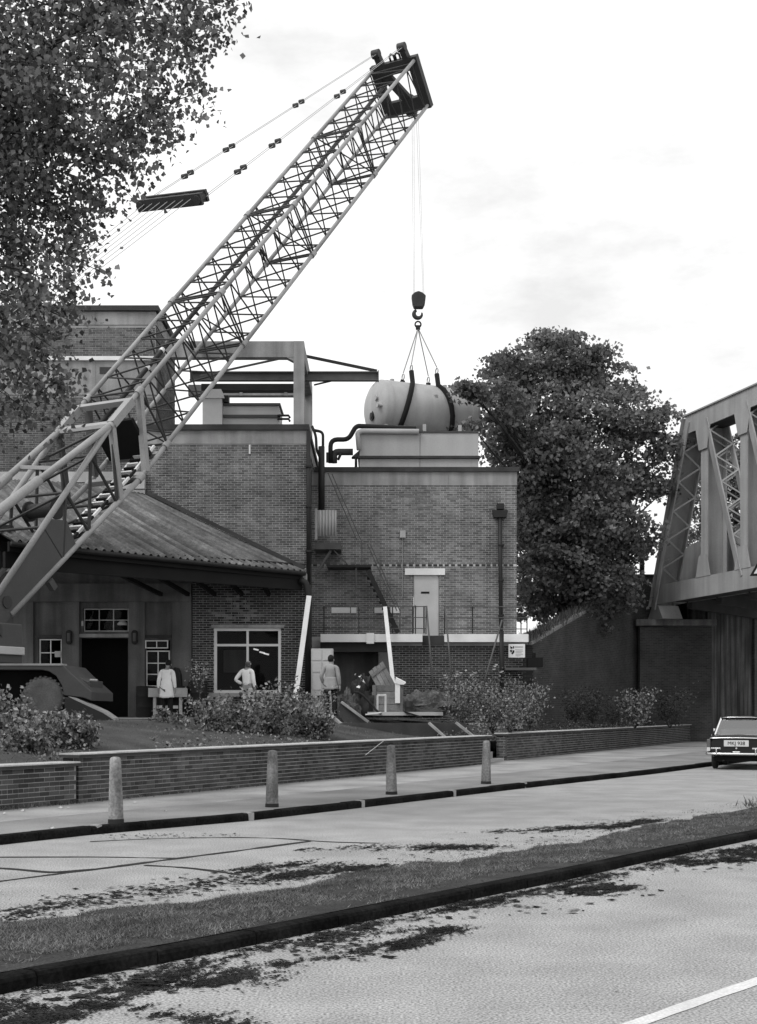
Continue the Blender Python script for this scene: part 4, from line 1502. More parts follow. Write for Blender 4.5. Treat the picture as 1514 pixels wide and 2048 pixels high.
# sunken area walls in the garden in front of the right block
sw = thing('area_wall', at(800, 1476, 36.5), 'dark low walls of a sunken area with pale sloping edges in the garden', 'wall')
Ya = 37.2
MB().box(PX(700, Ya), PX(905, Ya), Ya, Ya + .3, .7, PZ(1446, Ya)).build('wall', M['coping_dark'], sw)
MB().prism([at(690, 1446, Ya + .01), at(704, 1446, Ya + .01), at(704, 1482, Ya + .01), at(660, 1450, Ya + .01)], (0, .25, 0)).build('wall', M['coping_dark'], sw)
MB().prism([at(905, 1446, Ya + .01), at(930, 1446, Ya + .01), at(955, 1476, Ya + .01), at(905, 1476, Ya + .01)], (0, .25, 0)).build('wall', M['coping_dark'], sw)
for a, b, Yb in (((683, 1404), (737, 1444), 38.4), ((664, 1432), (682, 1448), 37.6), ((858, 1446), (890, 1474), 37.0), ((912, 1445), (946, 1472), 36.95)):
    MB().bar(at(*a, Yb), at(*b, Yb - .25), .09, .06).build('sloping_coping', M['concrete'], sw)
MB().prism([at(683, 1408, 38.45), at(737, 1447, 38.4), at(690, 1447, 38.4), at(672, 1420, 38.4)], (0, .4, 0)).build('wall', M['coping_dark'], sw)
MB().box(PX(735, 39.2), PX(886, 39.2), 39.2, 40.2, PZ(1431, 39.2), PZ(1424, 39.2)).build('kerb_slab', M['concrete_pale'], sw)

# ================================================================== MOBILE CRANE
CF, CT = V((-10.147, 32.68, 4.227)), V((1.065, 53.717, 27.541))   # boom foot and boom head centres
CW, CH = 1.89, 1.80                                             # boom width and depth
cax = (CT - CF).normalized()
cl = cax.cross(UP).normalized()
cn = cl.cross(cax).normalized()
BL = (CT - CF).length
crane = thing('mobile_crane', (-11.2, 32.3, FC), 'large mobile crane with long lattice boom reaching over the buildings', 'crane')


def bp(t, sl, sn, w=CW, h=CH):
    return CF + cax * (BL * t) + cl * (w / 2 * sl) + cn * (h / 2 * sn)


def hh(t):
    """boom depth: the foot section tapers"""
    if t >= .2:
        return CH
    return .65 + (CH - .65) * max(t, 0) / .2


boom = part_root('boom', crane)
corners = {(-1, 1): 'far top', (1, 1): 'near top', (-1, -1): 'far bottom', (1, -1): 'near bottom'}
joints = [.2, .25, .42, .60, .79, .985]
for (sl, sn) in corners:
    segs = [0.0] + joints
    for a, b in zip(segs, segs[1:]):
        r_ = .072 if a >= .2 else .082
        MB().tube([bp(a + .0015, sl, sn, h=hh(a)), bp(b - .0015, sl, sn, h=hh(b))], r_, 10).build('chord', M['crane_grey'], boom, smooth=True)
    for j in joints[:-1]:
        MB().tube([bp(j - .004, sl, sn), bp(j + .004, sl, sn)], .105, 10).build('joint_collar', M['crane_grey'], boom, smooth=40)


def brace(p, q, r_=.028, m='crane_dark'):
    MB().tube([p, q], r_, 6, caps=False).build('brace', M[m], boom)


# lattice: zig-zag on each of the four faces, bays between the section joints
for a, b, nb in ((.252, .418, 5), (.422, .598, 5), (.602, .788, 5), (.792, .975, 5)):
    ts = [a + (b - a) * k / nb for k in range(nb + 1)]
    for k in range(nb):
        t0, t1, tm = ts[k], ts[k + 1], (ts[k] + ts[k + 1]) / 2
        for sn in (1, -1):                                      # top and bottom faces
            brace(bp(t0, -1, sn), bp(tm, 1, sn))
            brace(bp(tm, 1, sn), bp(t1, -1, sn))
        for sl in (-1, 1):                                      # side faces
            brace(bp(t0, sl, -1), bp(tm, sl, 1))
            brace(bp(tm, sl, 1), bp(t1, sl, -1))
    for t in (a, b):                                            # end frames of each section
        brace(bp(t, -1, 1), bp(t, 1, 1), .032)
        brace(bp(t, -1, -1), bp(t, 1, -1), .032)
        brace(bp(t, -1, 1), bp(t, -1, -1), .032)
        brace(bp(t, 1, 1), bp(t, 1, -1), .032)
    brace(bp(a, -1, 1), bp(a, 1, -1), .026)
# foot section: heavier frames, plates, boom stops
for t in (.2, .235):
    for sa, sb in (((-1, 1), (1, 1)), ((-1, -1), (1, -1))):
        MB().bar(bp(t, *sa), bp(t, *sb), .16, .14, cax).build('cross_member', M['crane_grey'], boom)
for s_ in (-1, 1):
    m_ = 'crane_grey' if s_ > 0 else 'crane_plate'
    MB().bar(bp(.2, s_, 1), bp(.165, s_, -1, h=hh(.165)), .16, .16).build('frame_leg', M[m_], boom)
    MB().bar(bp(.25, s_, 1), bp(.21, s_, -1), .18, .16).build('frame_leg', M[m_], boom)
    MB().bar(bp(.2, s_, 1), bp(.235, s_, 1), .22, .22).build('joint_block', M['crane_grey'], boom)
for a, b in ((.16, .2), (.115, .16), (.075, .115)):
    for s_ in (-1, 1):
        brace(bp(a, s_, -1, h=hh(a)), bp(b, s_, 1, h=hh(b)), .05)
        brace(bp(a, s_, 1, h=hh(a)), bp(a, s_, -1, h=hh(a)), .045)
    for sn in (1, -1):
        brace(bp(a, -1, sn, h=hh(a)), bp(b, 1, sn, h=hh(b)), .04)
        brace(bp(a, -1, sn, h=hh(a)), bp(a, 1, sn, h=hh(a)), .04)
# solid plates at the foot, both sides
for s_ in (-1, 1):
    o_ = cl * (s_ * CW / 2)
    P = [CF + cax * (BL * t) + cn * (hh(max(t, 0)) / 2 * k * .97) + o_ - cl * .03 for t, k in ((-.012, 1), (.085, 1), (.10, .2), (.095, -1.0), (.03, -1.15), (-.012, -1))]
    MB().prism(P, cl * .06).build('side_plate', M['crane_plate'], boom, bevel=.01)
    MB().lathe([(.16, -.06), (.16, .06)], 14, CF + cax * .15 + o_, cl).build('foot_pin', M['crane_dark'], boom, smooth=40)
pm = bp(.05, 1, -1, h=hh(.05))
MB().obox(pm - cn * .22 + cl * .05, cl, cax, cn, .08, .09, .14).build('lug', M['crane_plate'], boom)
# hoist winch drum and dark plate between the frame legs, striped rung ladder
MB().obox(bp(.228, .15, -.15), cl, cax, cn, .75, .06, .62).build('guard_plate', M['black'], boom)
MB().lathe([(.0, -.5), (.28, -.5), (.28, -.45), (.2, -.44), (.2, .44), (.28, .45), (.28, .5), (0, .5)], 16, bp(.12, -.35, .1, h=hh(.12)), cl).build('winch', M['crane_dark'], boom, smooth=40)
lad = part_root('striped_ladder', boom)
for s_ in (.30, .78):
    for k in range(12):
        t0, t1 = .098 + .012 * k, .098 + .012 * (k + 1)
        MB().bar(bp(t0, s_, -.82, h=hh(t0)), bp(t1, s_, -.82, h=hh(t1)), .07, .07, cn).build('stile_band', M['white_paint' if k % 2 else 'ink'], lad)
for k in range(24):
    t0 = .10 + .0060 * k
    MB().bar(bp(t0, .33, -.80, h=hh(t0)), bp(t0, .75, -.80, h=hh(t0)), .11, .05, cax).build('rung', M['white_paint' if k % 2 else 'ink'], lad)
# tube carried under the top face
MB().tube([bp(.17, -.12, .62), bp(.6, -.1, .62), bp(.95, -.1, .62)], .072, 8).build('carried_tube', M['crane_dark'], boom, smooth=True)
for t in (.31, .34):
    MB().tube([bp(t, -.12, .62), bp(t + .004, -.12, .62)], .085, 8).build('tube_band', M['white_paint'], boom)
# boom stops: telescopic struts from the boom back to the platform
stop_end = {1: at(-130, 1120, 30.5), -1: at(-130, 1083, 31.3)}
for s_ in (-1, 1):
    a, e_ = bp(.2, s_, 1), stop_end[s_]
    MB().tube([a, a.lerp(e_, .46)], .092, 10).build('boom_stop', M['crane_grey'], crane, smooth=True)
    MB().tube([a.lerp(e_, .45), e_], .125, 10).build('boom_stop', M['crane_grey'], crane, smooth=True)
for f in (.01, .36, .66):
    MB().bar(bp(.2, -1, 1).lerp(stop_end[-1], f), bp(.2, 1, 1).lerp(stop_end[1], f), .10, .10).build('stop_tie', M['crane_grey'], crane)
# head: plated end frame with slot openings, sheaves and lugs
hd = part_root('boom_head', crane)


def hq(u, v, dt=0.0):
    return bp(.985, 0, 0) + cl * (CW / 2 * u) + cn * (CH / 2 * v) + cax * dt


for u0, u1, v0, v1 in ((-1.12, 1.12, .62, 1.15), (-1.12, 1.12, -1.15, -.55), (.66, 1.12, -.55, .62), (-1.12, -.74, -.55, .62)):
    MB().prism([hq(u0, v0), hq(u1, v0), hq(u1, v1), hq(u0, v1)], cax * .30).build('frame_plate', M['crane_dark'], hd)
MB().prism([hq(-.74, .60, .05), hq(-.30, .60, .05), hq(.30, -.54, .05), hq(-.14, -.54, .05)], cax * .2).build('frame_strut', M['crane_dark'], hd)
MB().prism([hq(-.74, .60, .04), hq(-.2, .60, .04), hq(-.74, .1, .04)], cax * .2).build('frame_gusset', M['crane_dark'], hd)
for u in (-.62, .62):
    MB().prism([hq(u - .13, 1.15, .0), hq(u + .13, 1.15, .0), hq(u + .12, 1.66, -.1), hq(u - .12, 1.66, -.1)], cax * .3).build('pendant_lug', M['crane_dark'], hd)
    MB().lathe([(.17, -.16), (.17, .16)], 12, hq(u, 1.66, .02), cl).build('lug_pin', M['crane_dark'], hd, smooth=40)
for u in (-.05, .22):
    MB().tube([hq(u - .1, 1.12, .2), hq(u - .1, 1.36, .2), hq(u, 1.44, .2), hq(u + .1, 1.36, .2), hq(u + .1, 1.12, .2)], .045, 8).build('rope_guard', M['crane_dark'], hd, smooth=True)
for u in (-.1, .08):
    MB().lathe([(.0, -.05), (.42, -.05), (.36, 0), (.42, .05), (.0, .05)], 20, hq(u, -1.0, .45), cl).build('sheave', M['crane_dark'], hd, smooth=40)
MB().tube([hq(.18, -1.15, .2), hq(.18, -1.42, .2)], .07, 8).build('limit_switch', M['crane_dark'], hd)
# pendants, spreader bar and boom hoist ropes
AT = V((-11.1, 27.2, 7.1))                                     # head of the A-frame behind the slewing platform


BE = {-1: at(281, 409, 38.9), 1: at(409, 394, 37.85)}            # ends of the spreader bar


def pend(u, f):
    s_ = 1 if u > 0 else -1
    return hq(u, 1.66, .02).lerp(BE[s_] + cl * (u - s_ * .62), f)


def pend_f(u, x):
    """fraction along a pendant at which it passes photograph column x"""
    lo, hi = 0.0, 1.0
    for _ in range(30):
        md = (lo + hi) / 2
        p = pend(u, md)
        if CX + FPX * p.x / p.y > x:
            lo = md
        else:
            hi = md
    return lo


for u, cols in ((-.62, (597, 458, 375)), (.62, (680, 550, 481))):
    for du in (-.075, .075):
        MB().tube([pend(u + du, f) for f in (0, .5, 1)], .010, 5, caps=False).build('pendant_rope', M['rope'], crane)
    for x in cols:
        for dx in (-6, 6):
            MB().lathe([(.0, -.09), (.08, -.09), (.08, .09), (.0, .09)], 10, pend(u, pend_f(u, x + dx)), cl).build('pendant_link', M['crane_dark'], crane, smooth=40)
sc = (BE[-1] + BE[1]) / 2
sx = (BE[1] - BE[-1]).normalized()
pd = (AT - hq(0, 1.66)).normalized()
pd = (pd - sx * pd.dot(sx)).normalized()
pu = sx.cross(pd).normalized()
sb = part_root('spreader_bar', crane)
for dv in (-.16, .16):
    MB().obox(sc + pd * dv, sx, pd, pu, 1.16, .05, .17).build('bar_plate', M['crane_dark'], sb)
for k in range(-2, 3):
    MB().obox(sc + sx * (k * .5), sx, pd, pu, .11, .12, .13).build('spacer', M['crane_dark'], sb)
for k in (-1, 1):
    MB().lathe([(0, -.26), (.13, -.26), (.13, .26), (0, .26)], 12, sc + sx * (1.02 * k), pd).build('end_pin', M['crane_dark'], sb, smooth=40)
for k in range(-3, 4):
    MB().tube([sc + sx * (k * .28) + pd * .24 - pu * .05, AT + cl * (k * .2)], .009, 5, caps=False).build('hoist_rope', M['rope'], crane)
# A-frame, slewing platform and counterweight (mostly outside the picture)
for s_ in (-1, 1):
    MB().bar(AT + cl * s_ * .9, CF - cax * .2 + cl * s_ * 1.0 - UP * .6, .2, .2).build('a_frame_leg', M['crane_body'], crane)
    MB().bar(AT + cl * s_ * .9, V((-12.6, 26.7, 3.2)) + cl * s_ * .9, .18, .18).build('a_frame_leg', M['crane_body'], crane)
ah = V((cax.x, cax.y, 0)).normalized()
pc = V((CF.x, CF.y, 0)) - ah * 1.2
MB().obox(pc + UP * 3.3 + ah * .8, ah, cl, UP, .9, 1.12, .5).build('slewing_platform', M['crane_plate'], crane, bevel=.03)
MB().obox(pc + UP * 2.95 - ah * 2.4, ah, cl, UP, 2.4, 1.15, .22).build('slewing_platform', M['crane_plate'], crane, bevel=.03)
MB().obox(pc + UP * 4.2 - ah * 4.4, ah, cl, UP, .5, 1.15, .9).build('counterweight', M['crane_body'], crane, bevel=.05)
MB().obox(pc + UP * 3.12 + ah * .75, ah, cl, UP, .95, 1.2, .1).build('turntable', M['cream_paint'], crane, bevel=.02)
# carrier: chassis seen from the side, nose to the right
Yc0, Yc1 = 31.4, 33.9


def cp(px, Yq=Yc0):
    return [at(x, y, Yq) for x, y in px]


car = part_root('carrier', crane)
arch = [(128 + 0, 1385)] + []
wc = at(86, 1398, Yc0)
MB().prism(cp([(-260, 1327), (124, 1329), (142, 1347), (184, 1384), (184, 1402), (165, 1395), (128, 1391), (124, 1372), (112, 1352), (98, 1343), (84, 1340), (-260, 1340)]), (0, Yc1 - Yc0, 0)).build('body', M['crane_body'], car, bevel=.02)
MB().box(PX(-260, Yc0), PX(126, Yc0), Yc0 - .02, Yc0 + .4, PZ(1331, Yc0), PZ(1327, Yc0)).build('deck_edge', M['crane_grey'], car)
MB().prism(cp([(128, 1347), (140, 1345), (174, 1362), (182, 1360), (181, 1378)], Yc0 + .5), (0, 1.4, 0)).build('bonnet', M['crane_body'], car, bevel=.02)
MB().tube([at(180, 1360, Yc0 + .2), at(195, 1361, Yc0 + .2)], .03, 8).build('lever', M['crane_grey'], car)
MB().prism(cp([(129, 1394), (150, 1398), (182, 1412), (208, 1424), (226, 1436), (229, 1447), (218, 1447), (129, 1447)], Yc0 - .15), (0, .5, 0)).build('outrigger_beam', M['iron_black'], car, bevel=.015)
MB().prism([at(x, y, Yc0 - .16) for x, y in ((136, 1393), (150, 1396), (182, 1410), (208, 1422), (228, 1436), (230, 1442), (226, 1439), (206, 1426), (180, 1414), (150, 1400))], (0, .52, 0)).build('beam_cap', M['crane_grey'], car)
MB().lathe([(.5, 0), (.5, .05), (.2, .08)], 20, at(222, 1452, Yc0 + .1)).build('outrigger_pad', M['crane_grey'], car, smooth=40)
MB().obox(at(238, 1451, Yc0 + .1) - UP * .02, (1, 0, 0), (0, 1, 0), UP, .75, .45, .04).build('timber_mat', M['timber'], car)
MB().box(PX(-260, Yc0), PX(125, Yc0), Yc0 + .6, Yc1 - .3, PZ(1420, Yc0), PZ(1341, Yc0)).build('chassis', M['black'], car)


def tyre(c, R_, w, parent, ax=(0, 1, 0)):
    wh = part_root('wheel', parent)
    prof = [(R_ * .55, -w / 2), (R_ * .8, -w / 2), (R_ * .95, -w * .42), (R_, -w * .3), (R_, w * .3), (R_ * .95, w * .42), (R_ * .8, w / 2), (R_ * .55, w / 2)]
    MB().lathe(prof, 28, c, ax).build('tyre', M['tyre_grey'], wh, smooth=50)
    a = V(ax)
    for k in range(26):
        t = 2 * math.pi * k / 26
        e1 = V((math.cos(t), 0, math.sin(t)))
        if abs(a.x) > .1:
            e1 = V((-a.y * math.cos(t), a.x * math.cos(t), math.sin(t)))
        MB().obox(V(c) + e1 * (R_ * .985), e1, a, e1.cross(a), .025, w * .46, R_ * .05).build('tread_lug', M['tyre_grey'], wh)
    MB().lathe([(0, -w * .30), (R_ * .18, -w * .36), (R_ * .3, -w * .3), (R_ * .5, -w * .22), (R_ * .56, -w * .45), (R_ * .56, w * .45), (0, w * .3)], 20, c, ax).build('rim', M['crane_body'], wh, smooth=40)
    return wh


RW = .52
tyre(V((PX(84, Yc0), Yc0 + .25, FC + RW)), RW, .38, car)
tyre(V((PX(84, Yc0) - 1.75, Yc0 + .25, FC + RW)), RW, .38, car)

# hook block on its ropes
HX = at(836, 648, 53.0)
hbk = part_root('hook_block', crane)
HY = 53.0
pf = [(823, 590), (829, 584), (837, 581), (845, 584), (852, 590), (850, 606), (846, 614), (828, 614), (825, 606)]
MB().prism([at(x, y, HY - .18) for x, y in pf], (0, .36, 0)).build('cheek_plates', M['crane_dark'], hbk, bevel=.04)
c = at(836, 628, HY)
pts = []
for k in range(15):
    t = R(115 + k * 19)
    pts.append(c + V((math.cos(t) * .165, 0, math.sin(t) * .165)))
MB().tube([at(837, 613, HY), at(837, 618, HY)] + [c + V((.10, 0, .17))] if False else [at(837, 611, HY), c + V((.02, 0, .22))], .07, 8).build('shank', M['crane_dark'], hbk)
MB().tube(pts, [.06, .065, .075, .085, .09, .092, .092, .09, .085, .08, .07, .06, .05, .04, .025], 8).build('hook', M['crane_dark'], hbk, smooth=True)
for u, x in ((-.15, 827), (-.05, 829), (.05, 846), (.15, 848)):
    MB().tube([hq(u, -1.3, .75), at(x, 588, HY)], .0065, 5, caps=False).build('hoist_line', M['rope'], crane)

# slings and tank
TYc = 53.1
tc_ = at(845, 826, TYc)
ta = V((math.cos(R(22)), math.sin(R(22)), -.012)).normalized()
TL, TR_ = 4.1, 1.135
tank = thing('steel_tank', tc_ - UP * TR_, 'big pale cylindrical steel tank hanging in slings from the crane hook', 'tank')
half = [(0, .36), (.28, .345), (.57, .27), (.82, .13), (.96, -.02), (1.0, -.11), (1.0, -TL / 4)]
prof = [(r_ * TR_, -TL / 2 - h_) for r_, h_ in half] + [(TR_, 0)] + [(r_ * TR_, TL / 2 + h_) for r_, h_ in reversed(half)]
MB().lathe(prof[1:-1], 48, tc_, ta, UP).build('shell', M['tank'], tank, smooth=True)
tb = ta.cross(UP).normalized()
for f in (-TL / 2 + .35, TL / 2 - .3):
    MB().lathe([(TR_ - .02, -.02), (TR_ + .009, -.02), (TR_ + .009, .02), (TR_ - .02, .02)], 48, tc_ + ta * f, ta, UP).build('weld_seam', M['tank'], tank, smooth=40)
le = tc_ - ta * (TL / 2)
MB().lathe([(.20, -.05), (.20, .02), (.12, .02), (.12, .05)], 14, le - ta * .30 + tb * .3 - UP * .4, -ta).build('manhole', M['iron_black'], tank, smooth=40)
for z_, s_ in ((1.18, .1), (.25, .7), (-.1, .9)):
    MB().lathe([(.07, 0), (.07, .22), (.11, .22), (.11, .26)], 10, le + UP * z_ * .95 + tb * s_ - ta * .05, -ta).build('nozzle', M['tank'], tank, smooth=40)
for f in (-1.7, -1.2, 0.2, 1.9):
    MB().obox(tc_ + ta * f + tb * .6 - UP * 1.05, ta, tb, UP, .09, .14, .16).build('support_foot', M['tank'], tank)
for f in (-1.35, 1.0):
    MB().lathe([(.09, 0), (.09, .12)], 10, tc_ + ta * f + UP * (TR_ - .02), UP).build('boss', M['tank'], tank, smooth=40)
slg = thing('lifting_sling', HX, 'four leg wire sling with black padded loops round the hanging tank', 'sling')


def ring(c_, r_, th_, ax):
    ax = V(ax).normalized()
    e = ax.orthogonal().normalized()
    g = ax.cross(e)
    return MB().tube([c_ + (e * math.cos(t) + g * math.sin(t)) * r_ for t in np.linspace(0, 2 * math.pi, 14, endpoint=False)], th_, 6, closed=True)


ring(at(836, 649, HY), .12, .035, (0, 1, .2)).build('master_ring', M['iron_black'], slg, smooth=True)
MB().obox(at(836, 655, HY), (1, 0, 0), (0, 1, 0), UP, .09, .07, .08).build('shackle', M['iron_black'], slg)
for f, fm in ((-.68, -1.35), (.45, .90)):
    top_n = tc_ + ta * f + tb * .42 + UP * (TR_ + .52)
    top_f = tc_ + ta * f - tb * .42 + UP * (TR_ + .36)
    for tp in (top_n, top_f):
        MB().tube([at(836, 656, HY), tp + UP * .16], .024, 5, caps=False).build('wire_leg', M['rope'], slg)
        ring(tp, .12, .026, ta).build('ring', M['concrete_pale'], slg, smooth=True)
    # padded loop: from the near ring round the belly of the tank to the far ring
    pts = [top_n - UP * .12]
    for k in range(17):
        th_ = R(62 - k * 19)
        lean = f + (fm - f) * math.sin(max(0.0, min(1.0, (62 - k * 19 + 0) / -62 * .5 + .5)) * math.pi / 2) if k < 9 else fm + (f - fm) * (k - 9) / 8
        pts.append(tc_ + ta * lean + (tb * math.cos(th_) + UP * math.sin(th_)) * (TR_ + .05))
    pts.append(top_f - UP * .12)
    MB().tube(pts, .105, 8).build('padded_loop', M['sling'], slg, smooth=True)

# ================================================================== STREET FURNITURE, CAR, PEOPLE, CLUTTER
def make_bollard():
    root = thing('bollard', (0, 0, 0), 'x', 'bollard', 'concrete bollards along the pavement')
    prof = [(.102, 0), (.101, .06), (.097, .25), (.088, .5), (.080, .72), (.076, .84), (.072, .865), (.060, .882), (.035, .892), (.01, .895)]
    MB().lathe(prof, 28).build('post', M['bollard'], root, smooth=50)
    MB().lathe([(.108, -.05), (.108, .035), (.104, .05)], 28).build('base_ring', M['bollard_base'], root, smooth=40)
    return root


bol = make_bollard()
for i, (x, y, lab) in enumerate(((232, 1645, 'nearest concrete bollard at left beside the low garden wall'), (544, 1613, 'second concrete bollard from the left on the pavement'),
                                 (783, 1588, 'third concrete bollard from the left on the pavement'), (972, 1567, 'farthest concrete bollard in front of the entrance gap'))):
    o = bol if i == 0 else copy_tree(bol)
    o.location = gr(x, y, .122)
    o.rotation_euler = (R(random.uniform(-1.2, 1.2)), R(random.uniform(-1, 1)), random.uniform(0, 6))
    o['label'] = lab

# ---- saloon car seen from behind
CH_ = R(21)
cf = V((math.sin(CH_), math.cos(CH_), 0))
cr = V((math.cos(CH_), -math.sin(CH_), 0))
CO = gr(1471, 1541) + cf * .25
carT = thing('saloon_car', CO, 'dark saloon car with chrome bumper seen from behind under the bridge', 'car')


def cq(x, y, z):
    return CO + cr * x + cf * y + UP * z


def loft(stations):
    """stations: (y, [(half width, z), ...]) mirrored left and right"""
    m = MB()
    n = None
    for y, pr_ in stations:
        ring_ = [cq(-w, y, z) for w, z in pr_] + [cq(w, y, z) for w, z in reversed(pr_)]
        n = len(ring_)
        m.v += [tuple(p) for p in ring_]
    k = len(stations)
    for i in range(k - 1):
        for j in range(n):
            j2 = (j + 1) % n
            m.f.append((i * n + j, i * n + j2, (i + 1) * n + j2, (i + 1) * n + j))
    m.f.append(tuple(range(n)))
    m.f.append(tuple((k - 1) * n + j for j in reversed(range(n))))
    return m


def sec(w, zt_, zb=.33, tuck=.06):
    return [(w * .80, zb), (w * .96, zb + .10), (w, zb + .28), (w * .985, zt_ - .22), (w * .95, zt_ - .08), (w * .86, zt_ - .02), (w * .45, zt_ + .005), (0.02, zt_ + .01)]


loft([(.06, sec(.72, .86, .40)), (.0, sec(.765, .90, .38)), (.04, sec(.785, .94, .36)), (.35, sec(.80, .955)), (.9, sec(.81, .96)), (2.0, sec(.815, .95)), (3.2, sec(.81, .93)), (4.1, sec(.78, .88)), (4.3, sec(.70, .80, .40))]).build('body', M['car_paint'], carT, smooth=35)
# cabin: roof, pillars, glass
RZ = 1.475
loft([(1.10, [(.50, 1.415), (.515, 1.428), (.44, 1.448), (.02, 1.458)]), (1.25, [(.55, 1.415), (.565, 1.437), (.47, 1.466), (.02, RZ)]), (2.0, [(.565, 1.42), (.58, 1.442), (.48, RZ), (.02, RZ + .012)]), (2.45, [(.54, 1.405), (.55, 1.42), (.46, 1.448), (.02, 1.458)])]).build('roof', M['car_paint'], carT, smooth=35)
for s_ in (-1, 1):
    MB().bar(cq(s_ * .655, .74, .95), cq(s_ * .525, 1.13, 1.42), .03, .04, cr).build('rear_pillar', M['chrome'], carT)
    MB().bar(cq(s_ * .71, .98, .95), cq(s_ * .555, 1.32, 1.43), .035, .16, cf).build('rear_pillar', M['car_paint'], carT)
    MB().bar(cq(s_ * .70, 3.0, .94), cq(s_ * .54, 2.42, 1.425), .05, .06, cf).build('front_pillar', M['car_paint'], carT)
    MB().bar(cq(s_ * .73, 1.95, .95), cq(s_ * .57, 1.95, 1.43), .04, .06, cf).build('door_pillar', M['car_paint'], carT)
    MB().add([cq(s_ * .715, 1.0, .95), cq(s_ * .715, 2.95, .95), cq(s_ * .56, 2.42, 1.43), cq(s_ * .56, 1.3, 1.43)], [(0, 1, 2, 3)]).build('side_window', M['car_glass'], carT)
    MB().bar(cq(s_ * .735, .6, .945), cq(s_ * .735, 3.0, .935), .02, .02).build('waist_trim', M['chrome'], carT)
MB().add([cq(-.64, .76, .955), cq(.64, .76, .955), cq(.51, 1.13, 1.42), cq(-.51, 1.13, 1.42)], [(0, 1, 2, 3)]).build('rear_window', M['car_glass'], carT)
MB().add([cq(-.68, 3.0, .94), cq(.68, 3.0, .94), cq(.53, 2.43, 1.42), cq(-.53, 2.43, 1.42)], [(0, 1, 2, 3)]).build('windscreen', M['car_glass'], carT)
for y_, z_ in ((1.35, 1.0), (2.35, 1.02)):
    MB().obox(cq(0, y_, z_ - .12), cr, cf, UP, .58, .08, .22).build('seat', M['cloth_grey'], carT, bevel=.04)
MB().tube([cq(-.53, 1.09, 1.425), cq(-.3, 1.075, 1.445), cq(.3, 1.075, 1.445), cq(.53, 1.09, 1.425)], .013, 6).build('roof_trim', M['chrome'], carT, smooth=True)
MB().tube([cq(-.64, .745, .958), cq(.64, .745, .958)], .013, 6).build('window_trim', M['chrome'], carT, smooth=True)
# tail: boot edge trim, recessed panel, lamps, plate, bumper
MB().tube([cq(x, -.012 + .03 * abs(x / .72) ** 2.2, .885 - .018 * abs(x / .72) ** 2) for x in np.linspace(-.73, .73, 15)], .018, 8).build('boot_trim', M['chrome'], carT, smooth=True)
MB().obox(cq(0, -.004, .64), cr, cf, UP, .66, .012, .17).build('tail_panel', M['car_paint'], carT)
pl = MB().obox(cq(.0, -.035, .735), cr, cf, UP, .33, .010, .085).build('number_plate', M['plate_white'], carT)
for s_ in (-1, 1):
    lm = MB().obox(cq(s_ * .745, .015, .69), cr, cf, UP, .05, .04, .155).build('tail_lamp', M['lamp_red'], carT, bevel=.02)
    MB().obox(cq(s_ * .745, .0, .565), cr, cf, UP, .046, .04, .05).build('reflector', M['plate_white'], lm, bevel=.01)
    MB().obox(cq(s_ * .55, -.028, .595), cr, cf, UP, .13, .014, .02).build('trim_bar', M['chrome'], carT, bevel=.006)
    MB().obox(cq(s_ * .52, -.155, .50), cr, cf, UP, .022, .035, .09).build('overrider', M['chrome'], carT, bevel=.015)
    MB().bar(cq(s_ * .5, -.1, .43), cq(s_ * .5, .3, .43), .05, .05).build('bumper_bracket', M['iron_black'], carT)
    MB().tube([cq(s_ * .80, 2.95, .98), cq(s_ * .86, 2.95, 1.03)], .012, 6).build('mirror_arm', M['chrome'], carT)
    MB().obox(cq(s_ * .90, 2.95, 1.05), cr, cf, UP, .06, .02, .04).build('mirror', M['chrome'], carT, bevel=.01)
MB().tube([cq(-.80, .22, .445), cq(-.80, .02, .445), cq(-.76, -.08, .445), cq(-.5, -.115, .445), cq(0, -.125, .445), cq(.5, -.115, .445), cq(.76, -.08, .445), cq(.80, .02, .445), cq(.80, .22, .445)], .034, 8).build('bumper', M['chrome'], carT, smooth=True)
MB().obox(cq(.0, -.03, .49), cr, cf, UP, .10, .02, .025).build('plate_lamp', M['chrome'], carT, bevel=.01)
MB().lathe([(.024, 0), (.024, .02)], 12, cq(0, -.02, .60), -cf).build('boot_lock', M['chrome'], carT)
MB().obox(cq(0, 1.9, .30), cr, cf, UP, .62, 1.8, .06).build('underside', M['black'], carT)
MB().tube([cq(-.35, .6, .27), cq(-.35, -.06, .26)], .022, 8).build('exhaust', M['iron_black'], carT)
for sx_ in (-1, 1):
    for wy in (.85, 3.45):
        c = cq(sx_ * .66, wy, .30)
        wh = part_root('wheel', carT)
        MB().lathe([(.17, -.075), (.24, -.08), (.29, -.06), (.30, -.03), (.30, .03), (.29, .06), (.24, .08), (.17, .075)], 24, c, cr).build('tyre', M['rubber'], wh, smooth=50)
        MB().lathe([(.0, -.06), (.12, -.075), (.18, -.05), (.18, .05), (.12, .075), (0, .06)], 18, c, cr).build('hub_cap', M['chrome'], wh, smooth=40)


def text_mesh(name, body, size, origin, ux, uz, m, parent):
    cu = bpy.data.curves.new(name, 'FONT')
    cu.body = body
    cu.size = size
    cu.align_x = 'CENTER'
    cu.align_y = 'CENTER'
    cu.extrude = .003
    to = bpy.data.objects.new(name, cu)
    COL.objects.link(to)
    dg = bpy.context.evaluated_depsgraph_get()
    me = bpy.data.meshes.new_from_object(to.evaluated_get(dg))
    bpy.data.objects.remove(to)
    uy = V(ux).cross(V(uz))
    mt = Matrix((V(ux), V(uz), -uy)).transposed().to_4x4()
    off = V((0, 0, 0))
    p = parent
    while p is not None:
        off = off + p.location
        p = p.parent
    mt.translation = V(origin) - off
    me.transform(mt)
    me.materials.clear()
    o = bpy.data.objects.new(name, me)
    return finish(o, me, m, parent)


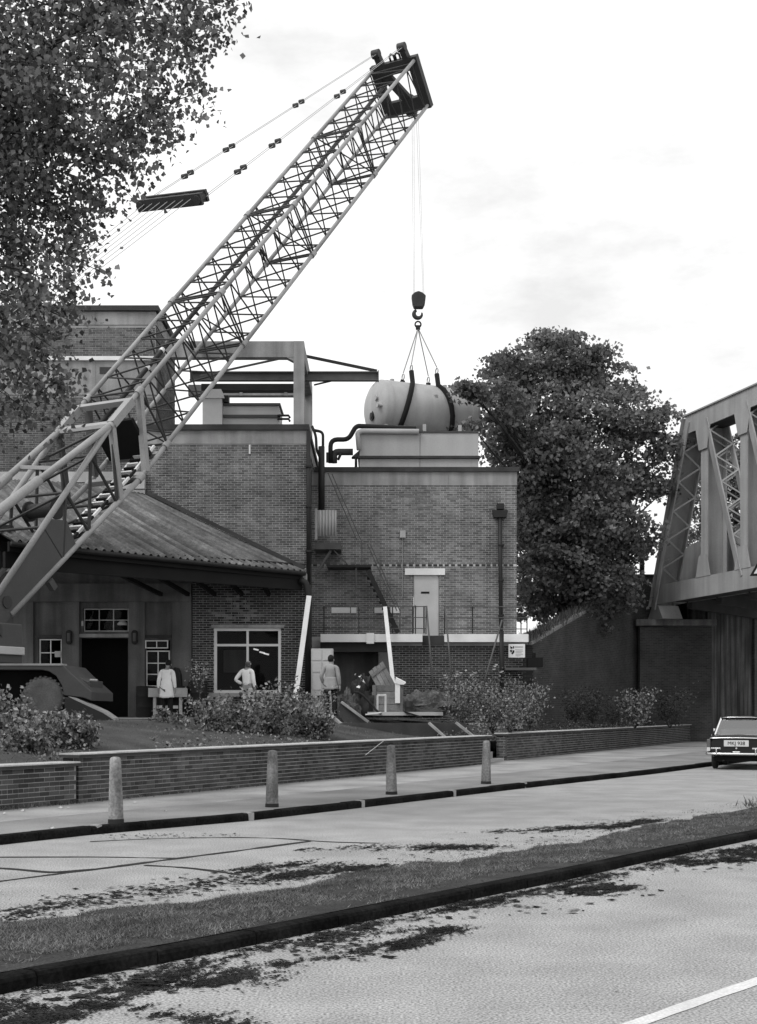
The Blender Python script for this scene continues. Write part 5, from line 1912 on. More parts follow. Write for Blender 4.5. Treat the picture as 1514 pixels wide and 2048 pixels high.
text_mesh('plate_lettering', 'MKJ 938', .135, cq(0, -.050, .733), cr, UP, M['ink'], pl)


# ---- people
def skin_mesh(name, joints, edges, sub=2):
    """one continuous surface grown round a skeleton of joints: name -> (x, y, z, rx, ry)"""
    names = list(joints)
    idx = {k: i for i, k in enumerate(names)}
    me = bpy.data.meshes.new(name)
    me.from_pydata([joints[k][:3] for k in names], [(idx[a], idx[b]) for a, b in edges], [])
    o = bpy.data.objects.new(name, me)
    COL.objects.link(o)
    o.modifiers.new('skin', 'SKIN')
    sv = me.skin_vertices[0].data
    for k, i in idx.items():
        sv[i].radius = joints[k][3:5]
        sv[i].use_root = (i == 0)
    s = o.modifiers.new('sub', 'SUBSURF')
    s.levels = sub
    s.render_levels = sub
    dg = bpy.context.evaluated_depsgraph_get()
    out = bpy.data.meshes.new_from_object(o.evaluated_get(dg))
    bpy.data.objects.remove(o)
    return out


def person(loc, ang, label, arms, lean=0.0, head=(0, 0), mats=None, coat=None, trousers='cloth_dark', bald=False, shirt='cloth_white', tall=1.0):
    """arms: for left and right (elbow, wrist) offsets; ang turns the figure, 0 = back to the camera"""
    root = thing('person', loc, label, 'person', 'men watching the lift')
    root.rotation_euler = (0, 0, ang)
    root.scale = (tall, tall, tall)

    def ln(x, y, z):                                 # bend the trunk forward above the hips
        if z <= .95:
            return (x, y, z)
        k = z - .95
        return (x, y + math.sin(lean) * k, .95 + math.cos(lean) * k)

    hx, hy = head
    J = {'pelvis': (0, 0, .95, .155, .115), 'waist': (*ln(0, 0, 1.10), .145, .105), 'chest': (*ln(0, .0, 1.30), .165, .115), 'top': (*ln(0, -.01, 1.44), .085, .075),
         'neck': (*ln(0, .0, 1.51), .055, .055)}
    nk = V(ln(0, .0, 1.51))
    J['jaw'] = (nk.x + hx * .4, nk.y + .03 + hy * .3, nk.z + .07, .066, .075)
    J['skull'] = (nk.x + hx, nk.y + .025 + hy, nk.z + .155, .082, .098)
    J['crown'] = (nk.x + hx, nk.y + .01 + hy, nk.z + .225, .052, .065)
    Ed = [('pelvis', 'waist'), ('waist', 'chest'), ('chest', 'top'), ('top', 'neck'), ('neck', 'jaw'), ('jaw', 'skull'), ('skull', 'crown')]
    SJ, SE = {k: J[k] for k in ('pelvis', 'waist', 'chest', 'top')}, [('pelvis', 'waist'), ('waist', 'chest'), ('chest', 'top')]
    for sname, s, (el, wr) in (('l', -1, arms[0]), ('r', 1, arms[1])):
        sh = V(ln(s * .185, -.01, 1.415))
        e = V(ln(*el))
        w = V(ln(*wr))
        J['sh' + sname] = (*sh, .060, .062)
        J['el' + sname] = (*e, .045, .045)
        J['wr' + sname] = (*w, .030, .030)
        d = (w - e).normalized()
        pm_ = w + d * .06
        J['pa' + sname] = (*pm_, .020, .038)
        Ed += [('top', 'sh' + sname), ('sh' + sname, 'el' + sname), ('el' + sname, 'wr' + sname), ('wr' + sname, 'pa' + sname)]
        side = d.cross(V((s, 0, 0)))
        side = side.normalized() if side.length > .1 else V((0, 1, 0))
        curl = V((-s, 0, 0))
        for fi, (o_, L_) in enumerate(((-.030, .062), (-.010, .075), (.010, .070), (.028, .055))):
            a_ = pm_ + side * o_ + d * .035
            b_ = a_ + (d + curl * .25).normalized() * L_ * .55
            c_ = b_ + (d * .6 + curl).normalized() * L_ * .5
            for q, nm, r_ in ((a_, 'a', .0105), (b_, 'b', .0095), (c_, 'c', .008)):
                J[f'f{sname}{fi}{nm}'] = (*q, r_, r_)
            Ed += [('pa' + sname, f'f{sname}{fi}a'), (f'f{sname}{fi}a', f'f{sname}{fi}b'), (f'f{sname}{fi}b', f'f{sname}{fi}c')]
        t1 = w + d * .03 + side * .045
        t2 = t1 + (d + side * .5).normalized() * .045
        J['t1' + sname] = (*t1, .012, .012)
        J['t2' + sname] = (*t2, .009, .009)
        Ed += [('wr' + sname, 't1' + sname), ('t1' + sname, 't2' + sname)]
        SJ['sh' + sname] = (*sh, .076, .078)
        SJ['el' + sname] = (*e, .064, .064)
        SJ['wr' + sname] = (*(w - d * .02), .048, .048)
        SE += [('top', 'sh' + sname), ('sh' + sname, 'el' + sname), ('el' + sname, 'wr' + sname)]
    TJ = {'pelvis': (0, 0, .97, .165, .125)}
    TE = []
    for sname, s in (('l', -1), ('r', 1)):
        st_ = .03 * s
        J['hip' + sname] = (s * .095, 0, .87, .085, .09)
        J['kn' + sname] = (s * .11, .015 + st_, .50, .058, .06)
        J['an' + sname] = (s * .12, -.015 + st_, .10, .038, .042)
        J['to' + sname] = (s * .135, .13 + st_, .045, .038, .03)
        Ed += [('pelvis', 'hip' + sname), ('hip' + sname, 'kn' + sname), ('kn' + sname, 'an' + sname), ('an' + sname, 'to' + sname)]
        TJ['hip' + sname] = (s * .097, 0, .86, .108, .112)
        TJ['kn' + sname] = (s * .11, .012 + st_, .50, .088, .09)
        TJ['an' + sname] = (s * .12, -.01 + st_, .09, .084, .09)
        TE += [('pelvis', 'hip' + sname), ('hip' + sname, 'kn' + sname), ('kn' + sname, 'an' + sname)]

    def put(nm, me, m):
        o = bpy.data.objects.new(nm, me)
        me.materials.clear()
        return finish(o, me, M[m], root, smooth=True)

    put('body', skin_mesh('body', J, Ed), 'skin')
    for k in ('pelvis', 'waist', 'chest', 'top'):
        x, y, z, a, b = SJ[k]
        SJ[k] = (x, y, z, a * 1.13, b * 1.18)
    put('shirt' if coat is None else 'coat_top', skin_mesh('shirt', SJ, SE), shirt)
    put('trousers', skin_mesh('trousers', TJ, TE), trousers)
    for s in (-1, 1):
        m = MB()
        st_ = .03 * s
        rows_ = []
        for t, w_, h_ in ((-.10, .032, .07), (-.06, .04, .095), (.0, .042, .10), (.07, .047, .075), (.14, .047, .055), (.185, .03, .04)):
            rows_.append([(s * .125 + w_ * math.cos(a), t + .01 + st_, max(0.002, h_ / 2 + h_ / 2 * math.sin(a))) for a in np.linspace(0, 2 * math.pi, 11)])
        me = MB().grid(rows_).mesh('shoe')
        put('shoe', me, 'hair')
    # coat skirt or jacket skirt: a flared loft with soft folds
    if coat is not None:
        zb, flare = coat
        rows_ = []
        for i in range(9):
            u = i / 8
            z = 1.14 + (zb - 1.14) * u
            w_, d_ = .175 + flare * u, .135 + flare * .75 * u
            x0, y0, z0 = ln(0, 0, z)
            rows_.append([(x0 + (w_ + .010 * u * math.sin(a * 7 + .6)) * math.cos(a), y0 + (d_ + .010 * u * math.sin(a * 5)) * math.sin(a) * 1.0, z0 - (.02 * u if abs(math.sin(a) + 1) < .2 else 0)) for a in np.linspace(0, 2 * math.pi, 37)])
        me = MB().grid(rows_).mesh('coat_skirt')
        o = put('coat_skirt', me, shirt)
        so = o.modifiers.new('thick', 'SOLIDIFY')
        so.thickness = .012
    # hair cap: back and sides, crown left bare when bald
    hc = V((J['skull'][0], J['skull'][1] - .004, J['skull'][2] + .012))
    rows_ = []
    for i in range(8):
        ph = R(-58 + i * (148 / 7 if not bald else 66 / 7))
        rr = math.cos(ph)
        row = []
        for a in np.linspace(R(165), R(375), 22):
            k_ = 1.0
            row.append((hc.x + .091 * rr * math.cos(a), hc.y + .112 * rr * math.sin(a) * k_, hc.z + .118 * math.sin(ph)))
        rows_.append(row)
    me = MB().grid(rows_).mesh('hair')
    o = put('hair', me, 'hair_grey' if bald else 'hair')
    so = o.modifiers.new('thick', 'SOLIDIFY')
    so.thickness = .014
    # ears and nose
    for s in (-1, 1):
        me = MB().lathe([(.005, 0), (.026, .004), (.03, .012), (.012, .018)], 10, (J['skull'][0] + s * .082, J['skull'][1] - .01, J['skull'][2] - .03), (s, -.3, 0)).mesh('ear')
        put('ear', me, 'skin')
    me = MB().prism([(hc.x - .012, J['skull'][1] + .085, hc.z - .06), (hc.x + .012, J['skull'][1] + .085, hc.z - .06), (hc.x, J['skull'][1] + .085, hc.z + .0)], (0, .022, -.006)).mesh('nose')
    put('nose', me, 'skin')
    return root


hang_l = ((-.245, -.03, 1.13), (-.265, .03, .88))
hang_r = ((.245, -.03, 1.13), (.265, .03, .88))
person((PX(333, 40.0), 40.0, FC), R(-6), 'man in long white coat with dark hair seen from behind by the doorway', (hang_l, hang_r), lean=R(9), head=(.02, .05), coat=(.62, .055))
person((PX(495, 39.8), 39.8, FC), R(-28), 'balding man in white shirt with hand on hip by the large window', (((-.36, -.13, 1.16), (-.20, .02, 1.02)), hang_r), lean=R(-2), head=(.02, .01), trousers='cloth_pale', bald=True)
p3 = person((PX(661, 38.6), 38.6, FC + .03), R(-10), 'man in grey jacket and dark trousers standing beside the pale cupboard', (((-.27, -.06, 1.16), (-.22, .06, .95)), hang_r), lean=R(3), shirt='cloth_grey', coat=(.80, .065), tall=1.03)

# ---- clutter near the doorway
drm = thing('oil_drum', at(292, 1440, 40.9), 'dark rusty drum standing left of the white coated man', 'drum')


def drum(parent, c, r, h, m='iron_black'):
    MB().lathe([(r * .96, 0), (r, .01), (r, h * .32), (r * 1.03, h * .335), (r, h * .35), (r, h * .65), (r * 1.03, h * .665), (r, h * .68), (r, h - .01), (r * .96, h), (r * .94, h - .02)], 24, c).build('shell', M[m], parent, smooth=40)
    MB().lathe([(.03, 0), (.03, .02)], 10, V(c) + V((r * .6, 0, h - .02))).build('bung', M['iron_black'], parent)


drum(drm, V((PX(291, 40.9), 40.9, FC)), .29, .98, 'rubber')
drm = thing('oil_drum', at(392, 1440, 40.7), 'black drum standing between the bench and the large window', 'drum')
drum(drm, V((PX(396, 40.7), 40.7, FC)), .30, 1.15)
cmp_ = thing('plant_case', at(365, 1440, 41.0), 'dark round topped machine case behind the white coated man', 'machine')
MB().prism([at(x, y, 40.95) for x, y in ((340, 1345), (348, 1334), (356, 1336), (361, 1350), (362, 1372), (374, 1372), (374, 1438), (340, 1438))], (0, .35, 0)).build('case', M['iron_black'], cmp_, bevel=.03)
MB().box(PX(362, 40.9), PX(373, 40.9), 40.9, 40.945, PZ(1395, 40.9), PZ(1380, 40.9)).build('hatch', M['rubber'], cmp_)
bn = thing('trestle_bench', at(335, 1440, 40.5), 'pale wooden trestle bench behind the white coated man', 'bench')
MB().box(PX(297, 40.5), PX(375, 40.5), 40.45, 40.5, PZ(1394, 40.5), PZ(1376, 40.5)).build('front_board', M['timber_pale'], bn)
MB().box(PX(298, 40.5), PX(374, 40.5), 40.503, 41.0, PZ(1379, 40.5), PZ(1376, 40.5)).build('top_board', M['timber_pale'], bn)
for x in (306, 358):
    MB().box(PX(x, 40.5), PX(x + 6, 40.5), 40.51, 40.57, FC, PZ(1394, 40.5)).build('leg', M['timber_pale'], bn)
MB().box(PX(313, 40.5), PX(356, 40.5), 40.52, 40.56, PZ(1417, 40.5), PZ(1411, 40.5)).build('stretcher', M['timber_pale'], bn)
blk_ = thing('stone_block', at(440, 1400, 40.6), 'pale stacked stone slab under the window corner', 'block')
MB().box(PX(415, 40.6), PX(460, 40.6), 40.5, 40.95, PZ(1401, 40.6), PZ(1391, 40.6)).build('slab', M['concrete'], blk_, bevel=.02)
MB().box(PX(417, 40.6), PX(458, 40.6), 40.52, 40.93, FC, PZ(1401, 40.6) - .004).build('slab', M['coping_dark'], blk_, bevel=.02)

# pale panelled cupboard
cup = thing('cupboard', at(643, 1400, 40.3), 'pale upright cupboard with panelled door behind the grey jacketed man', 'cupboard')
cx0, cx1, cz0, cz1 = PX(622, 40.3), PX(666, 40.3), FC, PZ(1297, 40.3)
MB().box(cx0, cx1, 40.35, 40.9, cz0, cz1).build('case', M['cream_paint'], cup, bevel=.01)
for i, (z0, z1) in enumerate(((.40, .63), (.66, .80), (.83, .97))):
    for a, b in ((.06, .46), (.54, .94)):
        MB().box(cx0 + (cx1 - cx0) * a, cx0 + (cx1 - cx0) * b, 40.335, 40.347, cz0 + (cz1 - cz0) * z0, cz0 + (cz1 - cz0) * z1).build('panel', M['door_paint'], cup, bevel=.004)
MB().box(cx0 + .1, cx0 + .4, 40.32, 40.347, cz0 + .62, cz0 + .68).build('vent_slot', M['ink'], cup)

# crates, boards and rubbish in front of the undercroft
def boards(parent, c, ax, ay, nb, L, W, t, m='timber', nm='board'):
    ax, ay = V(ax).normalized(), V(ay).normalized()
    az = ax.cross(ay).normalized()
    for k in range(nb):
        o_ = (k - (nb - 1) / 2) * (W / nb)
        MB().obox(V(c) + ay * o_ + az * random.uniform(-.006, .006), ax, ay, az, L / 2 * random.uniform(.96, 1.02), W / nb * .46, t / 2).build(nm, M[m], parent)


Yd = 39.9
c1 = thing('wooden_crate', at(775, 1428, Yd), 'large open timber crate in the rubbish pile below the white plank', 'crate')
x0, x1 = PX(745, Yd), PX(806, Yd)
z0, z1 = FC, PZ(1370, Yd)
for yy in (Yd, Yd + .8):
    boards(c1, ((x0 + x1) / 2, yy, (z0 + z1) / 2), (1, 0, 0), (0, 0, 1), 5, x1 - x0, z1 - z0, .03)
for xx in (x0, x1):
    boards(c1, (xx, Yd + .4, (z0 + z1) / 2), (0, 1, 0), (0, 0, 1), 5, .78, z1 - z0, .03)
for xx in (x0 + .06, x1 - .06):
    MB().box(xx - .05, xx + .05, Yd - .05, Yd - .018, z0, z1).build('batten', M['timber'], c1)
MB().box(PX(790, Yd), PX(800, Yd), Yd - .09, Yd - .055, PZ(1406, Yd), PZ(1362, Yd)).build('white_batten', M['white_paint'], c1)
c2 = thing('crate_lid', at(762, 1372, Yd), 'tilted slatted crate lid propped on top of the timber crate', 'lid')
a, b = at(738, 1342, Yd + .2), at(766, 1320, Yd + .3)
e_ = at(794, 1372, Yd + .2)
ax_, ay_ = (e_ - b), (b - a)
cc = (a + e_) / 2 + V((0, 0, -.05))
boards(c2, cc, ax_, ay_, 4, ax_.length * 1.05, ay_.length, .03)
for f in (-.35, .35):
    d_ = ax_.normalized() * (ax_.length * f)
    MB().bar(cc + d_ - ay_ * .48 + V((0, -.04, 0)), cc + d_ + ay_ * .48 + V((0, -.04, 0)), .09, .03, (0, -1, 0)).build('batten', M['timber'], c2)
c3 = thing('small_frame', at(762, 1428, Yd - .5), 'small pale empty timber frame leaning at the foot of the crate', 'frame')
for p_, q_ in (((755, 1390), (772, 1390)), ((771, 1390), (771, 1428)), ((755, 1391), (755, 1428))):
    MB().bar(at(*p_, Yd - .5), at(*q_, Yd - .45), .06, .06).build('rail', M['timber_pale'], c3)
bd = thing('broken_board', at(803, 1362, Yd - .1), 'white broken board lying across the crate corner', 'board')
MB().prism([at(x, y, Yd - .12) for x, y in ((792, 1356), (800, 1360), (812, 1366), (808, 1369), (800, 1369), (790, 1366))], (0, .5, .05)).build('board', M['white_paint'], bd)


mat('spoil', 0.075, 0.95, 0.5, 3.0, 0.4, 18, bump=0.8, bscale=20)


def heap(name, label, cat, c, r3, mat_, seed, n=22):
    """a lumpy heap under a sheet: displaced half ball"""
    rows_ = []
    for i in range(n):
        ph = math.pi / 2 * i / (n - 1)
        row = []
        for k in range(2 * n + 1):
            th_ = 2 * math.pi * (k % (2 * n)) / (2 * n)
            d_ = V((math.cos(th_) * math.cos(ph), math.sin(th_) * math.cos(ph), math.sin(ph)))
            f = 1 + .4 * mnoise.noise(d_ * 2.1 + V((seed, 0, 0))) + .22 * mnoise.noise(d_ * 6 + V((0, seed, 0))) + .10 * mnoise.noise(d_ * 15 + V((0, seed, 4)))
            row.append(V(c) + V((d_.x * r3[0], d_.y * r3[1], d_.z * r3[2])) * f)
        rows_.append(row)
    return MB().grid(rows_).build(name, mat_, None, smooth=45, origin=V(c), label=label, cat=cat)


heap('tarpaulin_heap', 'dark crumpled tarpaulin heap beside the timber crate', 'tarpaulin', V((PX(722, 40.2), 40.2, FC)), (.55, .5, 1.15), M['iron_black'], 3.1)
heap('rubble_sack', 'grey rubble sack heaped below the grey jacketed man', 'sack', V((PX(694, 39.6), 39.6, FC)), (.42, .4, .75), M['spoil'], 8.4)
heap('spoil_heap', 'low grey spoil heap behind the white flowered roses', 'heap', V((PX(860, 41.5), 41.5, FC)), (1.1, .7, .74), M['spoil'], 5.2)
heap('debris_heap', 'flat dark debris heap right of the crate', 'heap', V((PX(850, 40.4), 40.4, FC)), (.75, .4, .28), M['coping_dark'], 1.7)
sc_ = thing('torn_paper', at(718, 1350, 39.5), 'white torn paper scraps on the dark tarpaulin heap', 'paper')
for x, y in ((712, 1349), (719, 1352), (727, 1362), (716, 1374), (724, 1358), (733, 1366)):
    p = at(x, y, 39.62)
    MB().add([p + V((random.uniform(-.09, .09), random.uniform(-.05, .05), random.uniform(-.06, .06))) for _ in range(4)], [(0, 1, 2, 3)]).build('scrap', M['white_paint'], sc_)
drm = thing('oil_drum', V((PX(819, 39.8), 39.8, FC)), 'short dark drum standing right of the timber crate', 'drum')
drum(drm, V((PX(818, 39.8), 39.8, FC)), .13, .5)
bt = thing('bent_tube', at(720, 1390, 39.2), 'dark bent tube leaning over the rubbish pile', 'tube')
MB().tube([at(x, y, 39.2) for x, y in ((708, 1384), (718, 1385), (726, 1391), (740, 1405), (752, 1420), (762, 1428))], .035, 8).build('tube', M['rubber'], bt, smooth=True)
for lab, a, b in (('pale offcut lying on the kerb slab left of the crate', (732, 1429), (762, 1425)), ('dark plank lying against the pale kerb slab', (810, 1424), (842, 1434))):
    pk = thing('offcut', at(*a, 39.1), lab, 'plank')
    MB().bar(at(*a, 39.15), at(*b, 39.0), .12, .04).build('plank', M['white_paint' if 'pale offcut' in lab else 'timber_dark'], pk)
ln_ = thing('thin_stick', at(735, 1510, 29.0), 'thin pale stick leaning over the coping of the middle garden wall', 'stick')
MB().tube([at(731, 1510, 28.2), at(772, 1478, 29.3)], .008, 5).build('stick', M['concrete_pale'], ln_)

# ================================================================== TREES, SHRUBS, GRASS
def leaf_mesh(name, C, size, droop=0.3, aspect=.75, bias=None, heart=False):
    """one small folded face per leaf; C is an (n,3) array of positions, size an (n,) array"""
    n = len(C)
    C = np.asarray(C, dtype=float)
    size = np.broadcast_to(np.asarray(size, dtype=float), (n,))
    d = rng.normal(size=(n, 3))
    d[:, 2] -= droop * 2
    d /= np.linalg.norm(d, axis=1)[:, None]
    r = rng.normal(size=(n, 3))
    if bias is not None:
        r += np.asarray(bias)[None, :]
    s = np.cross(d, r)
    s /= np.linalg.norm(s, axis=1)[:, None] + 1e-9
    u = np.cross(s, d)
    L = size[:, None]
    W = L * aspect
    fold = u * L * .14
    a = C - d * L * .5
    tip = C + d * L * .5
    k = -.12 if heart else 0.0
    l_ = C + d * L * k - s * W * .5 + fold
    r_ = C + d * L * k + s * W * .5 + fold
    verts = np.stack([a, l_, tip, r_], axis=1).reshape(-1, 3)
    f = np.arange(n * 4).reshape(n, 4)
    tri = np.stack([f[:, [0, 2, 1]], f[:, [0, 3, 2]]], axis=1).reshape(-1)
    return raw_mesh(name, verts, tri, 3)


def put_leaves(name, C, size, m, parent, **kw):
    off = np.array(parent.location[:]) if parent is not None else np.zeros(3)
    me = leaf_mesh(name, np.asarray(C) - off[None, :], size, **kw)
    o = bpy.data.objects.new(name, me)
    return finish(o, me, M[m], parent)


def limb(p, q, r0, r1, seed=0, n=7, wob=.06):
    p, q = V(p), V(q)
    L = (q - p).length
    pts, rs = [], []
    for i in range(n):
        t = i / (n - 1)
        x = p.lerp(q, t)
        k = math.sin(math.pi * t) * wob * L
        x = x + V((mnoise.noise(V((seed, t * 2, 0))), mnoise.noise(V((seed, t * 2, 5))), mnoise.noise(V((seed, t * 2, 9))))) * k
        pts.append(x)
        rs.append(r0 + (r1 - r0) * t)
    return pts, rs


# ---- poplar overhanging from the left
tp = V((-9.2, 18.5, .9))
pop = thing('poplar_tree', tp, 'broad leaved poplar branches hanging into the picture at top left', 'tree')
tr = MB()
top = tp + V((.5, .2, 14))
pts, rs = limb(tp - UP * .3, top, .42, .10, 1.0, 10, .02)
tr.tube(pts, rs, 12)
tips = [(470, 18, 16.5), (440, 60, 17.5), (452, 180, 16.3), (425, 130, 18), (395, 255, 16.6), (370, 215, 18), (325, 338, 16.5), (290, 300, 18), (235, 385, 16.8), (205, 430, 17.5), (225, 545, 16.6), (180, 505, 18.2), (190, 600, 17),
        (160, 640, 18), (135, 700, 16.8), (165, 760, 17.2), (150, 815, 17), (90, 830, 17.6), (40, 790, 17), (20, 700, 18), (60, 620, 16), (80, 500, 17), (110, 420, 18), (60, 330, 16.4), (150, 300, 17.4), (200, 210, 16.4), (260, 130, 17.5),
        (330, 60, 16.6), (380, -10, 17.8), (280, -40, 16.8), (180, 40, 18), (100, 130, 16.6), (40, 220, 17.4), (30, 60, 17), (120, -30, 17.5), (420, -60, 17), (470, -90, 16.8), (350, 140, 16.2), (240, 250, 16), (130, 560, 16.3), (20, 560, 17), (0, 440, 16.2), (0, 120, 18), (10, 840, 17.4), (205, 470, 17.2), (320, 270, 17.2), (410, 30, 16.1), (150, 180, 16), (70, 720, 16.4)]
C, S = [], []
for i, (x, y, Yt) in enumerate(tips):
    if y > 60:
        x -= 36 if y < 400 else 22
    q = at(x, y, Yt)
    zst = min(max(q.z + 1.2 - 1.2 * random.random() + (1.0 if y > 400 else -1.0), 5.0), 14.2)
    f = (zst - tp.z) / 14
    p = tp.lerp(top, f)
    bpts, brs = limb(p, q, .026, .005, i * 3.3, 9, .2)
    # droop towards the tip
    for k in range(9):
        bpts[k] = bpts[k] + UP * (.5 * math.sin(math.pi * k / 8))
    tr.tube(bpts, brs, 6, caps=False)
    Lb = (q - p).length
    nl = int(300 * Lb / 3.0)
    for k in range(nl):
        t = 1 - random.random() ** 1.4 * .72
        j = min(int(t * 8), 7)
        c = bpts[j].lerp(bpts[j + 1], t * 8 - j)
        rad = .10 + .62 * (1 - t) ** .7
        C.append((c.x + random.gauss(0, rad), c.y + random.gauss(0, rad * 1.3), c.z + random.gauss(0, rad * 1.25) - .08))
        S.append(random.uniform(.052, .096))
    # side sprays
    for _ in range(8):
        t = random.uniform(.35, .98)
        j = min(int(t * 8), 7)
        c = bpts[j].lerp(bpts[j + 1], t * 8 - j)
        e = c + V((random.gauss(.12, .28), random.gauss(0, .35), random.gauss(-.12, .25)))
        tr.tube([c, e], [.008, .003], 4, caps=False)
        for k in range(52):
            u = random.random() ** .6
            g = c.lerp(e, u)
            C.append((g.x + random.gauss(0, .07), g.y + random.gauss(0, .08), g.z + random.gauss(0, .07)))
            S.append(random.uniform(.052, .094))
tr.tube(limb(at(-60, 190, 17.5), at(215, 20, 17.0), .07, .04, 2.0)[0], [.075, .07, .065, .06, .05, .045, .03], 8)
tr.build('trunk', M['bark'], pop, smooth=True)
put_leaves('crown', C, S, 'leaf_poplar', pop, droop=.45, aspect=.95, heart=True)

# ---- big dark tree behind the right block
TYt = 57.5
sy = thing('sycamore_tree', V((PX(1150, TYt), TYt, 2.2)), 'big dark broadleaf tree standing behind the right block and bridge', 'tree')
tr = MB()
base = V((PX(1150, TYt), TYt, 2.2))
topq = at(1115, 720, TYt)
tr.tube(*limb(base, topq, .45, .06, 4.0, 10, .03), 12)
lobes = [(1110, 722, 66, 0), (1030, 752, 60, -.5), (1180, 755, 70, .5), (1008, 800, 42, -3.5), (1080, 830, 105, 0), (1205, 850, 85, -1), (1285, 862, 44, 0), (1325, 905, 30, 0), (1015, 880, 55, -1), (1150, 945, 115, -1.5), (1265, 965, 64, 0), (1325, 985, 24, .5),
         (1075, 1000, 78, -2), (1240, 1060, 70, -1), (1120, 1090, 95, -2), (1285, 1085, 26, 0), (1085, 1150, 50, -2.5), (1190, 1150, 75, -2), (952, 792, 11, -6.2), (932, 779, 8, -6.4), (1000, 785, 20, -5.5), (1330, 830, 18, 0), (1358, 885, 14, 0), (1075, 690, 28, 0), (1130, 680, 22, .5), (1195, 705, 22, 0), (1000, 728, 22, 0), (1000, 835, 24, -4.5), (948, 858, 12, -6.0), (1255, 790, 30, 0), (1100, 915, 60, -2.5), (1180, 1040, 70, -2.5), (1060, 1215, 45, -1), (1150, 1225, 60, -1), (1230, 1190, 45, -1), (1040, 925, 40, -1.5), (1060, 1080, 40, -2), (1065, 1060, 55, -1), (1095, 1030, 60, 1), (1180, 1000, 80, 1.5), (1140, 1180, 70, 1), (1090, 1110, 60, 1.5), (1220, 1120, 60, 1), (1060, 1190, 30, 0)]
C, S = [], []
for i, (x, y, r, dy) in enumerate(lobes):
    Yl_ = TYt + dy
    c = at(x, y, Yl_)
    rm = r * Yl_ / FPX
    st_ = base.lerp(topq, min(max((c.z - base.z) / (topq.z - base.z) - .22, .12), .9))
    bp_, br_ = limb(st_, c, .11, .02, i * 1.7, 7, .08)
    tr.tube(bp_, br_, 6, caps=False)
    ncl = max(7, int(26 * rm ** 1.7))
    for k in range(ncl):
        v = rng.normal(size=3)
        v /= np.linalg.norm(v)
        rr = rm * random.uniform(.35, 1.08)
        cc_ = V((c.x + v[0] * rr, c.y + v[1] * rr * 1.1, c.z + v[2] * rr * .82))
        # spray: flattened plate of leaves, drooping outward
        nl = 46
        out = V((v[0], v[1], 0))
        for q in range(nl):
            a_, b_ = random.gauss(0, .30), random.gauss(0, .30)
            C.append((cc_.x + a_ + out.x * .1, cc_.y + b_ + out.y * .1, cc_.z + random.gauss(0, .13) - .25 * (a_ * out.x + b_ * out.y)))
            S.append(random.uniform(.13, .25))
tr.build('trunk', M['bark'], sy, smooth=True)
put_leaves('crown', C, S, 'leaf_tree', sy, droop=.15, aspect=.85, bias=(0, -.5, .9))

# ---- second tree, beyond the bridge
bt_ = V((PX(1470, 82), 82, 2.0))
s2 = thing('background_tree', bt_, 'dark tree seen through the bridge truss beyond the railway', 'tree')
tr = MB()
tr.tube(*limb(bt_, at(1470, 900, 82), .4, .06, 9.0, 8, .03), 10)
C, S = [], []
for i, (x, y, r) in enumerate(((1470, 930, 70), (1420, 985, 55), (1530, 960, 80), (1450, 1050, 80), (1560, 1060, 90), (1400, 1090, 45), (1500, 1130, 80), (1430, 900, 30), (1600, 980, 70))):
    c = at(x, y, 82)
    rm = r * 82 / FPX
    tr.tube(*limb(bt_ + UP * 4, c, .1, .02, i * 1.3, 6, .06), 6, caps=False)
    for k in range(int(16 * rm ** 1.5) + 6):
        v = rng.normal(size=3)
        v /= np.linalg.norm(v)
        rr = rm * random.uniform(.3, 1.05)
        for q in range(34):
            C.append((c.x + v[0] * rr + random.gauss(0, .38), c.y + v[1] * rr + random.gauss(0, .38), c.z + v[2] * rr * .85 + random.gauss(0, .14)))
            S.append(random.uniform(.16, .3))
tr.build('trunk', M['bark'], s2, smooth=True)
put_leaves('crown', C, S, 'leaf_tree', s2, droop=.15, aspect=.85, bias=(0, 0, 1.5))

